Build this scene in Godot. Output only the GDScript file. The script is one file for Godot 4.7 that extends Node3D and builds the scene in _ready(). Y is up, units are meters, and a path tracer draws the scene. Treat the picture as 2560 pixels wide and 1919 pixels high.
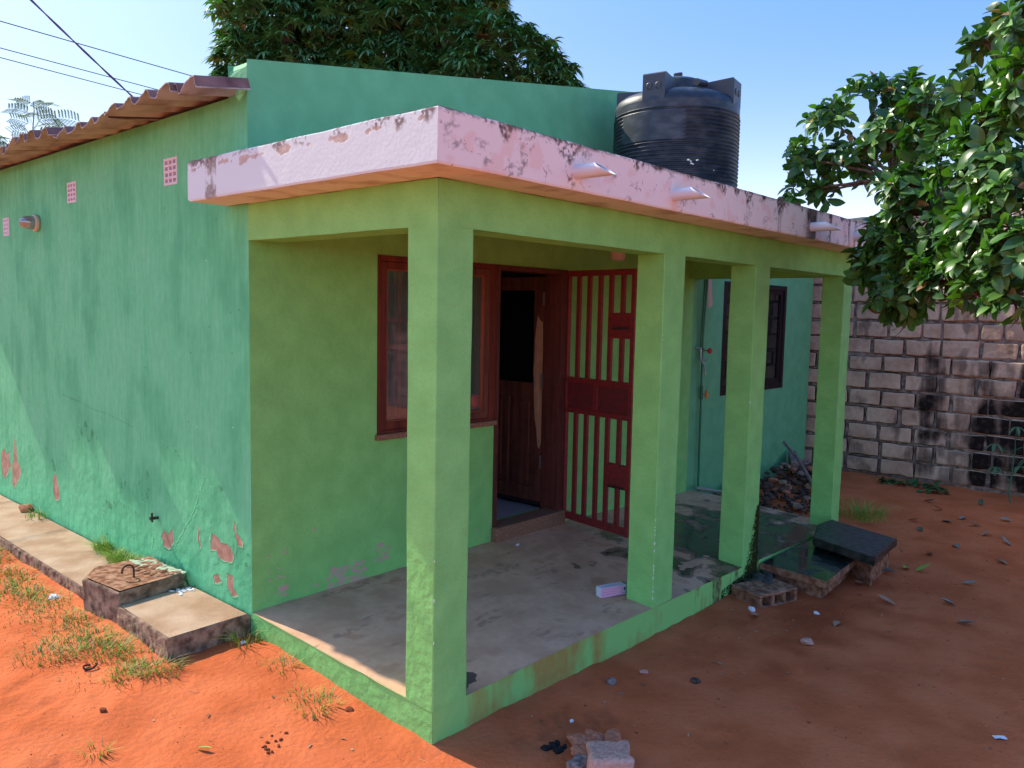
extends Node3D
# A green plastered house with a porch, a water tank on its roof slab, red soil yard, two trees.
const Z_WALL := -1.5            # front wall of the house; the left wall is the plane x = 0, the porch front z = 0
const BEAM_Y := 2.28
const SOFFIT_Y := 2.4775
const SLAB_Y := 2.6885
const EYE := Vector3(-2.322, 1.9286, 2.5)
var M := {}
var house: Node3D
var rng := RandomNumberGenerator.new()
var taken := {}
var wob := FastNoiseLite.new()

# ------------------------------------------------------------------ mesh building
class MB:
	var v := PackedVector3Array()
	var n := PackedVector3Array()
	var t := PackedVector2Array()
	var c := PackedColorArray()
	var i := PackedInt32Array()
	var tint := Color.WHITE
	func vert(p: Vector3, nn: Vector3, uv := Vector2.ZERO) -> int:
		v.append(p); n.append(nn); t.append(uv); c.append(tint)
		return v.size() - 1
	func tri(a: Vector3, b: Vector3, d: Vector3, ua := Vector2.ZERO, ub := Vector2.ZERO, ud := Vector2.ZERO) -> void:
		var nn := (b - a).cross(d - a).normalized()
		var k := vert(a, nn, ua); vert(b, nn, ub); vert(d, nn, ud)
		i.append_array([k, k + 2, k + 1])
	func quad(a: Vector3, b: Vector3, d: Vector3, e: Vector3, ua := Vector2.ZERO, ub := Vector2.ZERO, ud := Vector2.ZERO, ue := Vector2.ZERO) -> void:
		# counter-clockwise as seen from outside
		var nn := (b - a).cross(e - a).normalized()
		if nn == Vector3.ZERO: nn = (d - b).cross(e - b).normalized()
		var k := vert(a, nn, ua); vert(b, nn, ub); vert(d, nn, ud); vert(e, nn, ue)
		i.append_array([k, k + 2, k + 1, k, k + 3, k + 2])
	func grid(rows: int, cols: int, at: int) -> void:
		# rows x cols vertices already added from index at; u to the right, rows upward, seen from outside
		for r in rows - 1:
			for q in cols - 1:
				var k := at + r * cols + q
				i.append_array([k, k + cols + 1, k + 1, k, k + cols, k + cols + 1])
	func smooth_from(at_v: int, at_i: int) -> void:
		for k in range(at_v, v.size()): n[k] = Vector3.ZERO
		for k in range(at_i, i.size(), 3):
			var f := (v[i[k + 2]] - v[i[k]]).cross(v[i[k + 1]] - v[i[k]])
			for q in 3: n[i[k + q]] += f
		for k in range(at_v, v.size()): n[k] = n[k].normalized()
	func add_to(m: ArrayMesh) -> void:
		if i.is_empty(): return
		var a := []
		a.resize(Mesh.ARRAY_MAX)
		a[Mesh.ARRAY_VERTEX] = v; a[Mesh.ARRAY_NORMAL] = n; a[Mesh.ARRAY_TEX_UV] = t; a[Mesh.ARRAY_COLOR] = c; a[Mesh.ARRAY_INDEX] = i
		m.add_surface_from_arrays(Mesh.PRIMITIVE_TRIANGLES, a)
	func mesh() -> ArrayMesh:
		var m := ArrayMesh.new()
		add_to(m)
		return m

func box(mb: MB, mn: Vector3, mx: Vector3, tf := Transform3D()) -> void:
	var p := []
	for k in 8: p.append(tf * Vector3(mx.x if k & 1 else mn.x, mx.y if k & 2 else mn.y, mx.z if k & 4 else mn.z))
	var d := mx - mn
	for f in [[4, 5, 7, 6, d.x, d.y], [1, 0, 2, 3, d.x, d.y], [5, 1, 3, 7, d.z, d.y], [0, 4, 6, 2, d.z, d.y], [6, 7, 3, 2, d.x, d.z], [0, 1, 5, 4, d.x, d.z]]:
		mb.quad(p[f[0]], p[f[1]], p[f[2]], p[f[3]], Vector2(0, f[5]), Vector2(f[4], f[5]), Vector2(f[4], 0), Vector2(0, 0))

func cuts(lo: float, hi: float, b: float, step: float) -> PackedFloat32Array:
	var out := PackedFloat32Array()
	if b > 0.0: out.append_array([lo, lo + b * 0.3])
	var a := lo + b
	var z := hi - b
	var k: int = maxi(1, roundi((z - a) / step))
	for q in k + 1: out.append(a + (z - a) * q / k)
	if b > 0.0: out.append_array([hi - b * 0.3, hi])
	return out

# a box with rounded edges (radius per axis), cut into cells and pushed in and out by noise, as a hand-plastered or cast thing is
func rbox(mb: MB, mn: Vector3, mx: Vector3, b := Vector3(0.01, 0.01, 0.01), step := 0.15, amp := 0.0, tf := Transform3D(), freq := 1.0, off := Vector3.ZERO) -> void:
	var ax := [cuts(mn.x, mx.x, b.x, step), cuts(mn.y, mx.y, b.y, step), cuts(mn.z, mx.z, b.z, step)]
	var lo := mn + b
	var hi := mx - b
	for face in 6:
		var a := face / 2
		var side := face % 2
		var ua := (a + 1) % 3
		var va := (a + 2) % 3
		var us: PackedFloat32Array = ax[ua]
		var vs: PackedFloat32Array = ax[va]
		var at := mb.v.size()
		var flip := side == 0
		for r in vs.size():
			for q in us.size():
				var uq: float = us[us.size() - 1 - q] if flip else us[q]
				var p := Vector3.ZERO
				p[a] = mx[a] if side else mn[a]
				p[ua] = uq
				p[va] = vs[r]
				var inner := p.clamp(lo, hi)
				var d := Vector3.ZERO
				for k in 3:
					if b[k] > 0.0: d[k] = (p[k] - inner[k]) / b[k]
				var nn := Vector3.ZERO
				nn[a] = 1.0 if side else -1.0
				var pos := p
				if b[a] > 0.0:
					var l := d.length()
					if l > 0.0:
						nn = d / l
						for k in 3: pos[k] = inner[k] + nn[k] * b[k]
				else:
					var l2 := d.length()
					if l2 > 1.0:
						for k in 3: pos[k] = inner[k] + d[k] / l2 * b[k]
						pos[a] = p[a]
				if amp > 0.0: pos += nn * amp * wob.get_noise_3dv((pos + off) * freq)
				var uv := Vector2(p[2], -p[1]) if a == 0 else (Vector2(p[0], p[2]) if a == 1 else Vector2(p[0], -p[1]))
				mb.vert(tf * pos, (tf.basis * nn).normalized(), uv)
		mb.grid(vs.size(), us.size(), at)

func tube(mb: MB, pts: Array, radii: Array, sides := 8, caps := true) -> void:
	var up := Vector3.UP
	var at := mb.v.size()
	var ln := 0.0
	for k in pts.size():
		var p: Vector3 = pts[k]
		var d: Vector3 = (pts[mini(k + 1, pts.size() - 1)] - pts[maxi(k - 1, 0)]).normalized()
		if absf(d.dot(up)) > 0.95: up = Vector3.RIGHT if absf(d.x) < 0.9 else Vector3.BACK
		var x := up.cross(d).normalized()
		var y := d.cross(x)
		up = y
		var r: float = radii[mini(k, radii.size() - 1)]
		if k > 0: ln += p.distance_to(pts[k - 1])
		for q in sides + 1:
			var w := TAU * q / sides
			var nn := x * cos(w) + y * sin(w)
			mb.vert(p + nn * r, nn, Vector2(float(q) / sides, ln))
	mb.grid(pts.size(), sides + 1, at)
	if caps:
		for e in [0, pts.size() - 1]:
			var dd: Vector3 = (pts[1] - pts[0]) if e == 0 else (pts[e - 1] - pts[e])
			var base: int = at + e * (sides + 1)
			var kk := mb.v.size()
			mb.vert(pts[e], -dd.normalized())
			for q in sides + 1: mb.vert(mb.v[base + q], -dd.normalized())
			for q in sides:
				if e == 0: mb.i.append_array([kk, kk + 1 + q, kk + 2 + q])
				else: mb.i.append_array([kk, kk + 2 + q, kk + 1 + q])

# profile of Vector2(radius, y), turned about the y axis at c
func lathe(mb: MB, prof: Array, segs: int, c := Vector3.ZERO, tf := Transform3D()) -> void:
	var at := mb.v.size()
	var ai := mb.i.size()
	for r in prof.size():
		for q in segs + 1:
			var w := -TAU * q / segs
			mb.vert(tf * (c + Vector3(prof[r].x * cos(w), prof[r].y, prof[r].x * sin(w))), Vector3.UP, Vector2(float(q) / segs, prof[r].y))
	mb.grid(prof.size(), segs + 1, at)
	mb.smooth_from(at, ai)
	for r in prof.size():
		var k := at + r * (segs + 1)
		var nn := (mb.n[k] + mb.n[k + segs]).normalized()
		mb.n[k] = nn; mb.n[k + segs] = nn

# polygon outline on the ground plane (x, z), raised from y0 to y1, edges chamfered; sides to one builder, top and bottom to another
func prism(side: MB, cap: MB, poly: PackedVector2Array, y0: float, y1: float, bev := 0.01, step := 0.12, amp := 0.0, tf := Transform3D()) -> void:
	if Geometry2D.is_polygon_clockwise(poly): poly.reverse()
	var line := PackedVector2Array()
	var nor := PackedVector2Array()
	var len_at := PackedFloat32Array()
	var ln := 0.0
	for k in poly.size():
		var a := poly[k]
		var b := poly[(k + 1) % poly.size()]
		var d := (b - a).normalized()
		var cnt: int = maxi(1, roundi(a.distance_to(b) / step))
		for q in cnt + 1:
			line.append(a.lerp(b, float(q) / cnt)); nor.append(Vector2(d.y, -d.x)); len_at.append(ln + a.distance_to(b) * q / cnt)
		ln += a.distance_to(b)
	var inset := Geometry2D.offset_polygon(poly, -bev, Geometry2D.JOIN_MITER)
	var inner: PackedVector2Array = inset[0] if inset.size() else poly
	var rows := [[-bev, y0, 0.0], [0.0, y0 + bev, 0.0], [0.0, lerpf(y0, y1, 0.5), 1.0], [0.0, y1 - bev, 0.3], [-bev, y1, 0.0]]
	var at := side.v.size()
	var cols := line.size()
	for rw in rows:
		for q in cols:
			var k: int = cols - 1 - q
			var p := line[k]
			var nn := nor[k]
			# at a corner the chamfer pulls both ways
			var pull := nn
			if k + 1 < cols and line[k + 1].distance_to(p) < 1e-5: pull = nn + nor[k + 1]
			elif k > 0 and line[k - 1].distance_to(p) < 1e-5: pull = nn + nor[k - 1]
			elif k == 0: pull = nn + nor[cols - 1]
			elif k == cols - 1: pull = nn + nor[0]
			var pp := p + pull * float(rw[0])
			var w := Vector3(pp.x, rw[1], pp.y)
			var n3 := Vector3(nn.x, 0.0, nn.y)
			var ny := 0.0
			if rw[0] < 0.0: ny = 0.7 if rw[1] > y0 + bev else -0.7
			w += n3 * amp * wob.get_noise_3dv(w * 1.3) * (1.0 if rw[0] == 0.0 else 0.6)
			if amp > 0.0: w.y += amp * wob.get_noise_2d(w.x * 2.0 + w.z * 1.7, 7.0) * (0.7 if rw[1] > y0 + bev else 0.3)
			side.vert(tf * w, (tf.basis * Vector3(n3.x, ny, n3.z)).normalized(), Vector2(len_at[k], y1 - rw[1]))
	side.grid(rows.size(), cols, at)
	var idx := Geometry2D.triangulate_polygon(inner)
	for lid in 2:
		var k0 := cap.v.size()
		var y := y1 if lid else y0
		for p in inner: cap.vert(tf * Vector3(p.x, y, p.y), (tf.basis * (Vector3.UP if lid else Vector3.DOWN)).normalized(), p)
		for k in range(0, idx.size(), 3):
			var a2 := inner[idx[k]]; var b2 := inner[idx[k + 1]]; var c2 := inner[idx[k + 2]]
			var ccw := (b2 - a2).cross(c2 - a2) > 0.0   # turns towards +z from +x: seen from below
			if ccw == (lid == 1): cap.i.append_array([k0 + idx[k], k0 + idx[k + 1], k0 + idx[k + 2]])
			else: cap.i.append_array([k0 + idx[k], k0 + idx[k + 2], k0 + idx[k + 1]])

# a broken chunk: a ball cut by random planes
func rock(mb: MB, size: Vector3, cuts_n: int, tf := Transform3D(), rough := 0.03, segs := 14) -> void:
	var planes := []
	for k in cuts_n: planes.append([Vector3(rng.randf_range(-1, 1), rng.randf_range(-1, 1), rng.randf_range(-1, 1)).normalized(), rng.randf_range(0.55, 0.85)])
	for d in [Vector3.UP, Vector3.DOWN]: planes.append([d, rng.randf_range(0.6, 0.8)])
	var s := SphereMesh.new()
	s.radial_segments = segs; s.rings = maxi(3, segs / 2)
	var arr := s.get_mesh_arrays()
	var vs: PackedVector3Array = arr[Mesh.ARRAY_VERTEX]
	var ids: PackedInt32Array = arr[Mesh.ARRAY_INDEX]
	var o := rng.randf() * 90.0
	for k in vs.size():
		var d := vs[k].normalized()
		var r := 1.0
		for pl in planes:
			var f: float = d.dot(pl[0])
			if f > 0.05: r = minf(r, pl[1] / f)
		r += rough * wob.get_noise_3dv(d * 4.0 + Vector3.ONE * o)
		vs[k] = d * r * size * 0.5 * 1.3
	for k in range(0, ids.size(), 3):
		mb.tri(tf * vs[ids[k]], tf * vs[ids[k + 2]], tf * vs[ids[k + 1]], Vector2(vs[ids[k]].x, vs[ids[k]].z), Vector2(vs[ids[k + 2]].x, vs[ids[k + 2]].z), Vector2(vs[ids[k + 1]].x, vs[ids[k + 1]].z))

# ------------------------------------------------------------------ nodes, names, labels
func numbered(called: String) -> String:
	var k: int = taken.get(called, 0)
	taken[called] = k + 1
	return called if k == 0 else "%s_%03d" % [called, k]

func tag(o: Node, label: String, category := "", group := "", kind := "") -> void:
	if label: o.set_meta("label", label)
	if category: o.set_meta("category", category)
	if group: o.set_meta("group", group)
	if kind: o.set_meta("kind", kind)

func thing(called: String, label: String, category: String, at := Vector3.ZERO, turn := 0.0, group := "") -> Node3D:
	var o := Node3D.new()
	o.name = numbered(called)
	add_child(o)
	o.position = at
	o.rotation.y = turn
	tag(o, label, category, group)
	return o

func part(called: String, what, mat, parent: Node) -> MeshInstance3D:
	var o := MeshInstance3D.new()
	o.name = numbered(called) if parent == self else called
	o.mesh = what.mesh() if what is MB else what
	if mat is Array:
		for k in mini(mat.size(), o.mesh.get_surface_count()): o.set_surface_override_material(k, mat[k])
	else: o.material_override = mat
	if parent == self: add_child(o)
	else:
		var names := 0
		for ch in parent.get_children():
			if String(ch.name).begins_with(called) and (String(ch.name) == called or String(ch.name).substr(called.length()).is_valid_int() or String(ch.name).begins_with(called + "_0") or String(ch.name).begins_with(called + "_1") or String(ch.name).begins_with(called + "_2")): names += 1
		if names: o.name = "%s_%03d" % [called, names]
		parent.add_child(o, true)
	return o

func solo(called: String, what, mat, label: String, category: String, group := "", at := Vector3.ZERO, turn := 0.0) -> MeshInstance3D:
	var o := part(called, what, mat, self)
	o.position = at
	o.rotation.y = turn
	tag(o, label, category, group)
	return o

func struct(called: String, what, mat) -> MeshInstance3D:
	var o := part(called, what, mat, self)
	tag(o, "", "", "", "structure")
	return o

# ------------------------------------------------------------------ textures and materials
func noise(freq: float, seed_: int, oct := 4, type := FastNoiseLite.TYPE_SIMPLEX_SMOOTH) -> FastNoiseLite:
	var f := FastNoiseLite.new()
	f.noise_type = type
	f.frequency = freq
	f.seed = seed_
	f.fractal_type = FastNoiseLite.FRACTAL_FBM
	f.fractal_octaves = oct
	return f

func gray(f: FastNoiseLite, w: int, h: int, sx := 1, sy := 1) -> PackedByteArray:
	var im := f.get_image(w / sx, h / sy, false, false, true)
	if sx != 1 or sy != 1: im.resize(w, h, Image.INTERPOLATE_CUBIC)
	im.convert(Image.FORMAT_L8)
	return im.get_data()

func ntex(f: FastNoiseLite, size: int, lo: Color, hi: Color, mid = null, p0 := 0.15, p1 := 0.85) -> NoiseTexture2D:
	var t := NoiseTexture2D.new()
	t.width = size; t.height = size
	t.seamless = true
	t.noise = f
	var g := Gradient.new()
	g.set_color(0, lo); g.set_offset(0, p0)
	g.set_color(1, hi); g.set_offset(1, p1)
	if mid != null: g.add_point((p0 + p1) * 0.5, mid)
	t.color_ramp = g
	return t

func hmap(f: FastNoiseLite, size: int) -> NoiseTexture2D:
	var t := NoiseTexture2D.new()
	t.width = size; t.height = size
	t.seamless = true
	t.noise = f
	return t

func tex(w: int, h: int, bytes: PackedByteArray, l8 := false) -> ImageTexture:
	return ImageTexture.create_from_image(Image.create_from_data(w, h, false, Image.FORMAT_L8 if l8 else Image.FORMAT_RGB8, bytes))

func mat(name_: String, col: Color, rough := 0.9, spec := 0.3) -> StandardMaterial3D:
	var m := StandardMaterial3D.new()
	m.resource_name = name_
	m.albedo_color = col
	m.roughness = rough
	m.metallic_specular = spec
	M[name_] = m
	return m

func lin(r: float, g: float, b: float) -> Color:
	return Color(r, g, b).linear_to_srgb()

func world_map(m: StandardMaterial3D, t: Texture2D, metres: float, height: Texture2D = null, depth := 0.3) -> void:
	m.uv1_triplanar = true
	m.uv1_world_triplanar = true
	m.uv1_scale = Vector3.ONE / metres
	m.uv1_offset = Vector3(0.37, 0.21, 0.63)
	m.albedo_texture = t
	if height:
		m.heightmap_enabled = true
		m.heightmap_texture = height
		m.heightmap_scale = depth

func grainy(m: StandardMaterial3D, t: Texture2D, metres: float) -> void:
	m.detail_enabled = true
	m.detail_albedo = t
	m.detail_blend_mode = BaseMaterial3D.BLEND_MODE_MUL
	m.detail_uv_layer = BaseMaterial3D.DETAIL_UV_2
	m.uv2_triplanar = true
	m.uv2_world_triplanar = true
	m.uv2_scale = Vector3.ONE / metres

func in_poly(p: Vector2, poly: PackedVector2Array) -> bool:
	return Geometry2D.is_point_in_polygon(p, poly)

func make_materials() -> void:
	wob.seed = 5
	wob.frequency = 1.0
	wob.fractal_octaves = 3
	var g := Color.WHITE
	var mott := ntex(noise(0.007, 11, 7), 1024, Color(0.93, 0.945, 0.93), Color(1, 1, 1), null, 0.2, 0.8)
	var plast := hmap(noise(0.02, 12, 5), 1024)
	var soft := hmap(noise(0.012, 13, 6), 1024)
	var m := mat("green_paint", lin(0.255, 0.66, 0.195), 0.75, 0.35)
	world_map(m, mott, 1.7, plast, 0.35)
	m = mat("teal_paint", lin(0.155, 0.48, 0.235), 0.75, 0.35)
	world_map(m, mott, 1.9, plast, 0.3)
	m = mat("inner_wall", lin(0.3, 0.29, 0.28), 0.9)
	m = mat("ceiling_white", lin(0.72, 0.68, 0.64), 0.95)
	world_map(m, ntex(noise(0.012, 14, 5), 512, Color(0.8, 0.76, 0.74), Color(1, 1, 1), null, 0.1, 0.5), 2.1, plast, 0.3)
	m = mat("tile_floor", lin(0.55, 0.55, 0.58), 0.25, 0.5)
	var grit := ntex(noise(0.11, 15, 5), 1024, Color(0.66, 0.64, 0.62), Color(1, 1, 1), Color(0.93, 0.93, 0.93), 0.12, 0.75)
	grainy(M.green_paint, ntex(noise(0.05, 16, 6), 1024, Color(0.95, 0.95, 0.94), Color(1, 1, 1), Color(0.99, 0.99, 0.99), 0.05, 0.75), 0.9)
	make_left_wall()
	make_fascia()
	make_floor()
	make_brick()
	make_plinth()
	m = mat("soil", Color.WHITE, 1.0, 0.1)
	world_map(m, ntex(noise(0.006, 31, 7), 1024, lin(0.60, 0.148, 0.055), lin(0.74, 0.205, 0.084), lin(0.69, 0.178, 0.07), 0.2, 0.8), 3.1, hmap(noise(0.07, 32, 5), 1024), 0.45)
	m.vertex_color_use_as_albedo = true
	grainy(m, grit, 0.55)
	m = mat("soil_clod", lin(0.40, 0.14, 0.06), 1.0, 0.1)
	m.vertex_color_use_as_albedo = true
	mat("soil_dark", lin(0.22, 0.07, 0.035), 1.0, 0.1)
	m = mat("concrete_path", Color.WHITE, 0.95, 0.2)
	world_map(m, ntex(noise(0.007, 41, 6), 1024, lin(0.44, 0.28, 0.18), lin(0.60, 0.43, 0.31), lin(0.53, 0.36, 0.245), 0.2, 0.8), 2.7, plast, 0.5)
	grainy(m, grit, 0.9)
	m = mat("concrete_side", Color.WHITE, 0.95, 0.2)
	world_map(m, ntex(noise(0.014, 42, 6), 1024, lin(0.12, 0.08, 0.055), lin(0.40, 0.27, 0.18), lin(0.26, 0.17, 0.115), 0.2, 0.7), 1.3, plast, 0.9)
	m = mat("crumbled_concrete", Color.WHITE, 0.95, 0.2)
	world_map(m, ntex(noise(0.02, 43, 6), 1024, lin(0.16, 0.07, 0.04), lin(0.40, 0.23, 0.15), lin(0.28, 0.135, 0.08), 0.2, 0.75), 1.4, soft, 1.2)
	m = mat("mouldy_concrete", Color.WHITE, 0.45, 0.5)
	world_map(m, ntex(noise(0.012, 44, 6), 1024, lin(0.015, 0.017, 0.015), lin(0.06, 0.06, 0.052), null, 0.3, 0.75), 1.0, plast, 0.5)
	m = mat("black_mould", Color.WHITE, 0.95, 0.15)
	world_map(m, ntex(noise(0.02, 46, 6), 1024, lin(0.012, 0.011, 0.010), lin(0.14, 0.10, 0.075), lin(0.03, 0.026, 0.022), 0.3, 0.85), 0.8, plast, 0.8)
	m = mat("wet_concrete", Color.WHITE, 1.0, 0.5)
	world_map(m, ntex(noise(0.012, 47, 6), 512, lin(0.016, 0.02, 0.018), lin(0.10, 0.075, 0.055), lin(0.026, 0.032, 0.028), 0.2, 0.9), 1.3)
	m.roughness_texture = ntex(noise(0.009, 48, 5), 512, Color(0.05, 0.05, 0.05), Color(0.55, 0.55, 0.55), Color(0.09, 0.09, 0.09), 0.3, 0.8)
	m = mat("step_concrete", Color.WHITE, 0.8, 0.3)
	world_map(m, ntex(noise(0.09, 45, 4, FastNoiseLite.TYPE_CELLULAR), 512, lin(0.2, 0.1, 0.06), lin(0.34, 0.2, 0.13)), 0.8, plast, 0.3)
	# timber: long streaks along the grain
	wood("red_wood", Color8(122, 56, 40), Color8(74, 32, 26), 51)
	wood("jamb_wood", Color8(110, 60, 50), Color8(70, 36, 32), 56)
	wood("worn_wood", Color8(128, 78, 62), Color8(72, 42, 38), 52)
	wood("light_wood", Color8(170, 92, 58), Color8(112, 54, 36), 53)
	wood("bare_wood", Color8(214, 178, 144), Color8(166, 126, 98), 54)
	wood("dark_frame", Color8(50, 38, 36), Color8(32, 24, 24), 55)
	m = mat("red_steel", Color.WHITE, 0.5, 0.5)
	world_map(m, ntex(noise(0.03, 57, 6), 512, lin(0.09, 0.028, 0.018), lin(0.25, 0.024, 0.028), lin(0.21, 0.022, 0.026), 0.16, 0.7), 0.6, plast, 0.05)
	m = mat("red_steel_worn", Color.WHITE, 0.55, 0.5)
	world_map(m, ntex(noise(0.02, 58, 6), 512, lin(0.08, 0.026, 0.02), lin(0.18, 0.02, 0.024), lin(0.15, 0.018, 0.022), 0.2, 0.75), 0.6, plast, 0.05)
	m = mat("dark_steel", lin(0.035, 0.03, 0.032), 0.45, 0.5)
	m = mat("hinge_steel", lin(0.40, 0.38, 0.37), 0.35, 0.5); m.metallic = 0.8
	m = mat("brass", lin(0.55, 0.42, 0.2), 0.35, 0.5); m.metallic = 0.9
	m = mat("glass", Color(0.75, 0.8, 0.8, 0.06), 0.03, 0.5)
	m.transparency = BaseMaterial3D.TRANSPARENCY_ALPHA
	m = mat("dark_glass", Color(0.08, 0.09, 0.11, 0.72), 0.04, 0.5)
	m.transparency = BaseMaterial3D.TRANSPARENCY_ALPHA
	m = mat("curtain", lin(0.07, 0.07, 0.072), 0.95, 0.2)
	m.backlight_enabled = true; m.backlight = Color(0.4, 0.4, 0.4)
	m = mat("rubber", lin(0.015, 0.015, 0.018), 0.8)
	m = mat("white_plastic", lin(0.78, 0.76, 0.74), 0.4, 0.5)
	m = mat("vent_clay", lin(0.74, 0.66, 0.70), 0.9)
	m = mat("vent_dark", lin(0.16, 0.12, 0.13), 0.95)
	m = mat("lamp_glass", lin(0.34, 0.36, 0.36), 0.12, 0.6); m.metallic = 0.5
	m = mat("lamp_base", lin(0.6, 0.5, 0.38), 0.6)
	m = mat("pvc_pipe", lin(0.72, 0.72, 0.74), 0.3, 0.5)
	m = mat("green_pipe", lin(0.012, 0.16, 0.085), 0.4, 0.5)
	m = mat("gray_pipe", lin(0.3, 0.33, 0.28), 0.6)
	m = mat("red_knob", lin(0.5, 0.05, 0.04), 0.5)
	m = mat("orange_knob", lin(0.75, 0.22, 0.06), 0.5)
	m = mat("roof_top", Color.WHITE, 0.95, 0.2)
	world_map(m, ntex(noise(0.011, 61, 6), 512, lin(0.12, 0.06, 0.055), lin(0.34, 0.2, 0.17), lin(0.22, 0.12, 0.105), 0.2, 0.75), 1.4, plast, 0.4)
	m = mat("roof_under", Color.WHITE, 0.95, 0.2)
	world_map(m, ntex(noise(0.011, 64, 6), 512, lin(0.24, 0.18, 0.15), lin(0.48, 0.42, 0.37), lin(0.38, 0.32, 0.28), 0.15, 0.65), 1.4, plast, 0.4)
	m = mat("tank_plastic", Color.WHITE, 0.42, 0.5)
	m.albedo_texture = ntex(noise(0.01, 62, 6), 512, lin(0.020, 0.027, 0.040), lin(0.055, 0.062, 0.075), null, 0.35, 0.8)
	m.uv1_scale = Vector3(3, 2, 1)
	m = mat("white_spatter", lin(0.8, 0.8, 0.78), 0.9)
	m = mat("bark", Color.WHITE, 1.0, 0.1)
	world_map(m, ntex(noise(0.03, 63, 5), 512, lin(0.05, 0.035, 0.025), lin(0.22, 0.15, 0.10)), 0.7, soft, 1.0)
	for k in 5:
		m = mat("leaf_%d" % k, [lin(0.052, 0.145, 0.036), lin(0.08, 0.20, 0.04), lin(0.135, 0.29, 0.05), lin(0.040, 0.105, 0.036), lin(0.30, 0.16, 0.05)][k], 0.32, 0.5)
		m.vertex_color_use_as_albedo = true
		m.backlight_enabled = true; m.backlight = Color(0.55, 0.72, 0.16)
	m = mat("leaf_any", Color.WHITE, 0.34, 0.5)
	m.vertex_color_use_as_albedo = true
	m.backlight_enabled = true; m.backlight = Color(0.55, 0.72, 0.16)
	m = mat("mango_leaf", Color.WHITE, 0.26, 0.5)
	m.vertex_color_use_as_albedo = true
	m.backlight_enabled = true; m.backlight = Color(0.5, 0.75, 0.25)
	m = mat("grass", Color.WHITE, 0.6, 0.3)
	m.vertex_color_use_as_albedo = true
	m.backlight_enabled = true; m.backlight = Color(0.4, 0.45, 0.15)
	m = mat("dry_leaf", Color.WHITE, 0.6, 0.4)
	m.vertex_color_use_as_albedo = true
	m = mat("paper", lin(0.78, 0.76, 0.8), 0.8)
	m = mat("stone", Color.WHITE, 0.95, 0.2)
	world_map(m, ntex(noise(0.03, 71, 5), 512, lin(0.12, 0.08, 0.07), lin(0.42, 0.3, 0.26)), 0.6, soft, 0.8)
	m = mat("rubble_dark", Color.WHITE, 0.95, 0.2)
	world_map(m, ntex(noise(0.03, 72, 5), 512, lin(0.045, 0.03, 0.025), lin(0.17, 0.11, 0.085)), 0.6, soft, 0.8)
	m = mat("brick_clay", Color.WHITE, 0.95, 0.2)
	world_map(m, ntex(noise(0.03, 73, 5), 512, lin(0.34, 0.11, 0.06), lin(0.6, 0.26, 0.15)), 0.5, soft, 0.9)
	m = mat("brick_pale", Color.WHITE, 0.95, 0.2)
	world_map(m, ntex(noise(0.03, 74, 5), 512, lin(0.5, 0.24, 0.17), lin(0.72, 0.45, 0.36)), 0.4, soft, 0.9)
	m = mat("char", lin(0.02, 0.018, 0.018), 0.95)
	m = mat("red_bag", lin(0.7, 0.02, 0.03), 0.35, 0.5)
	m.backlight_enabled = true; m.backlight = Color(0.6, 0.02, 0.03)
	m = mat("wire", lin(0.045, 0.07, 0.11), 0.7)
	m = mat("violet_wire", lin(0.10, 0.075, 0.2), 0.7)
	m = mat("rust", lin(0.1, 0.05, 0.04), 0.8)
	make_box_print()

func wood(called: String, a: Color, b: Color, seed_: int) -> void:
	var f := noise(0.035, seed_, 5)
	var w := 256
	var h := 512
	var s := gray(f, w, h, 1, 16)
	var f2 := noise(0.02, seed_ + 100, 4)
	var s2 := gray(f2, w, h)
	var out := PackedByteArray()
	out.resize(w * h * 3)
	for k in w * h:
		var q := clampf((s[k] * 0.7 + s2[k] * 0.3) / 255.0, 0.0, 1.0)
		var c := a.lerp(b, q)
		out[k * 3] = c.r8; out[k * 3 + 1] = c.g8; out[k * 3 + 2] = c.b8
	var m := mat(called, Color.WHITE, 0.62, 0.35)
	world_map(m, tex(w, h, out), 0.55)
	m.uv1_scale = Vector3(1.8, 0.9, 1.8)
	m.heightmap_enabled = true
	m.heightmap_texture = tex(w, h, s, true)
	m.heightmap_scale = 0.08

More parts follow.
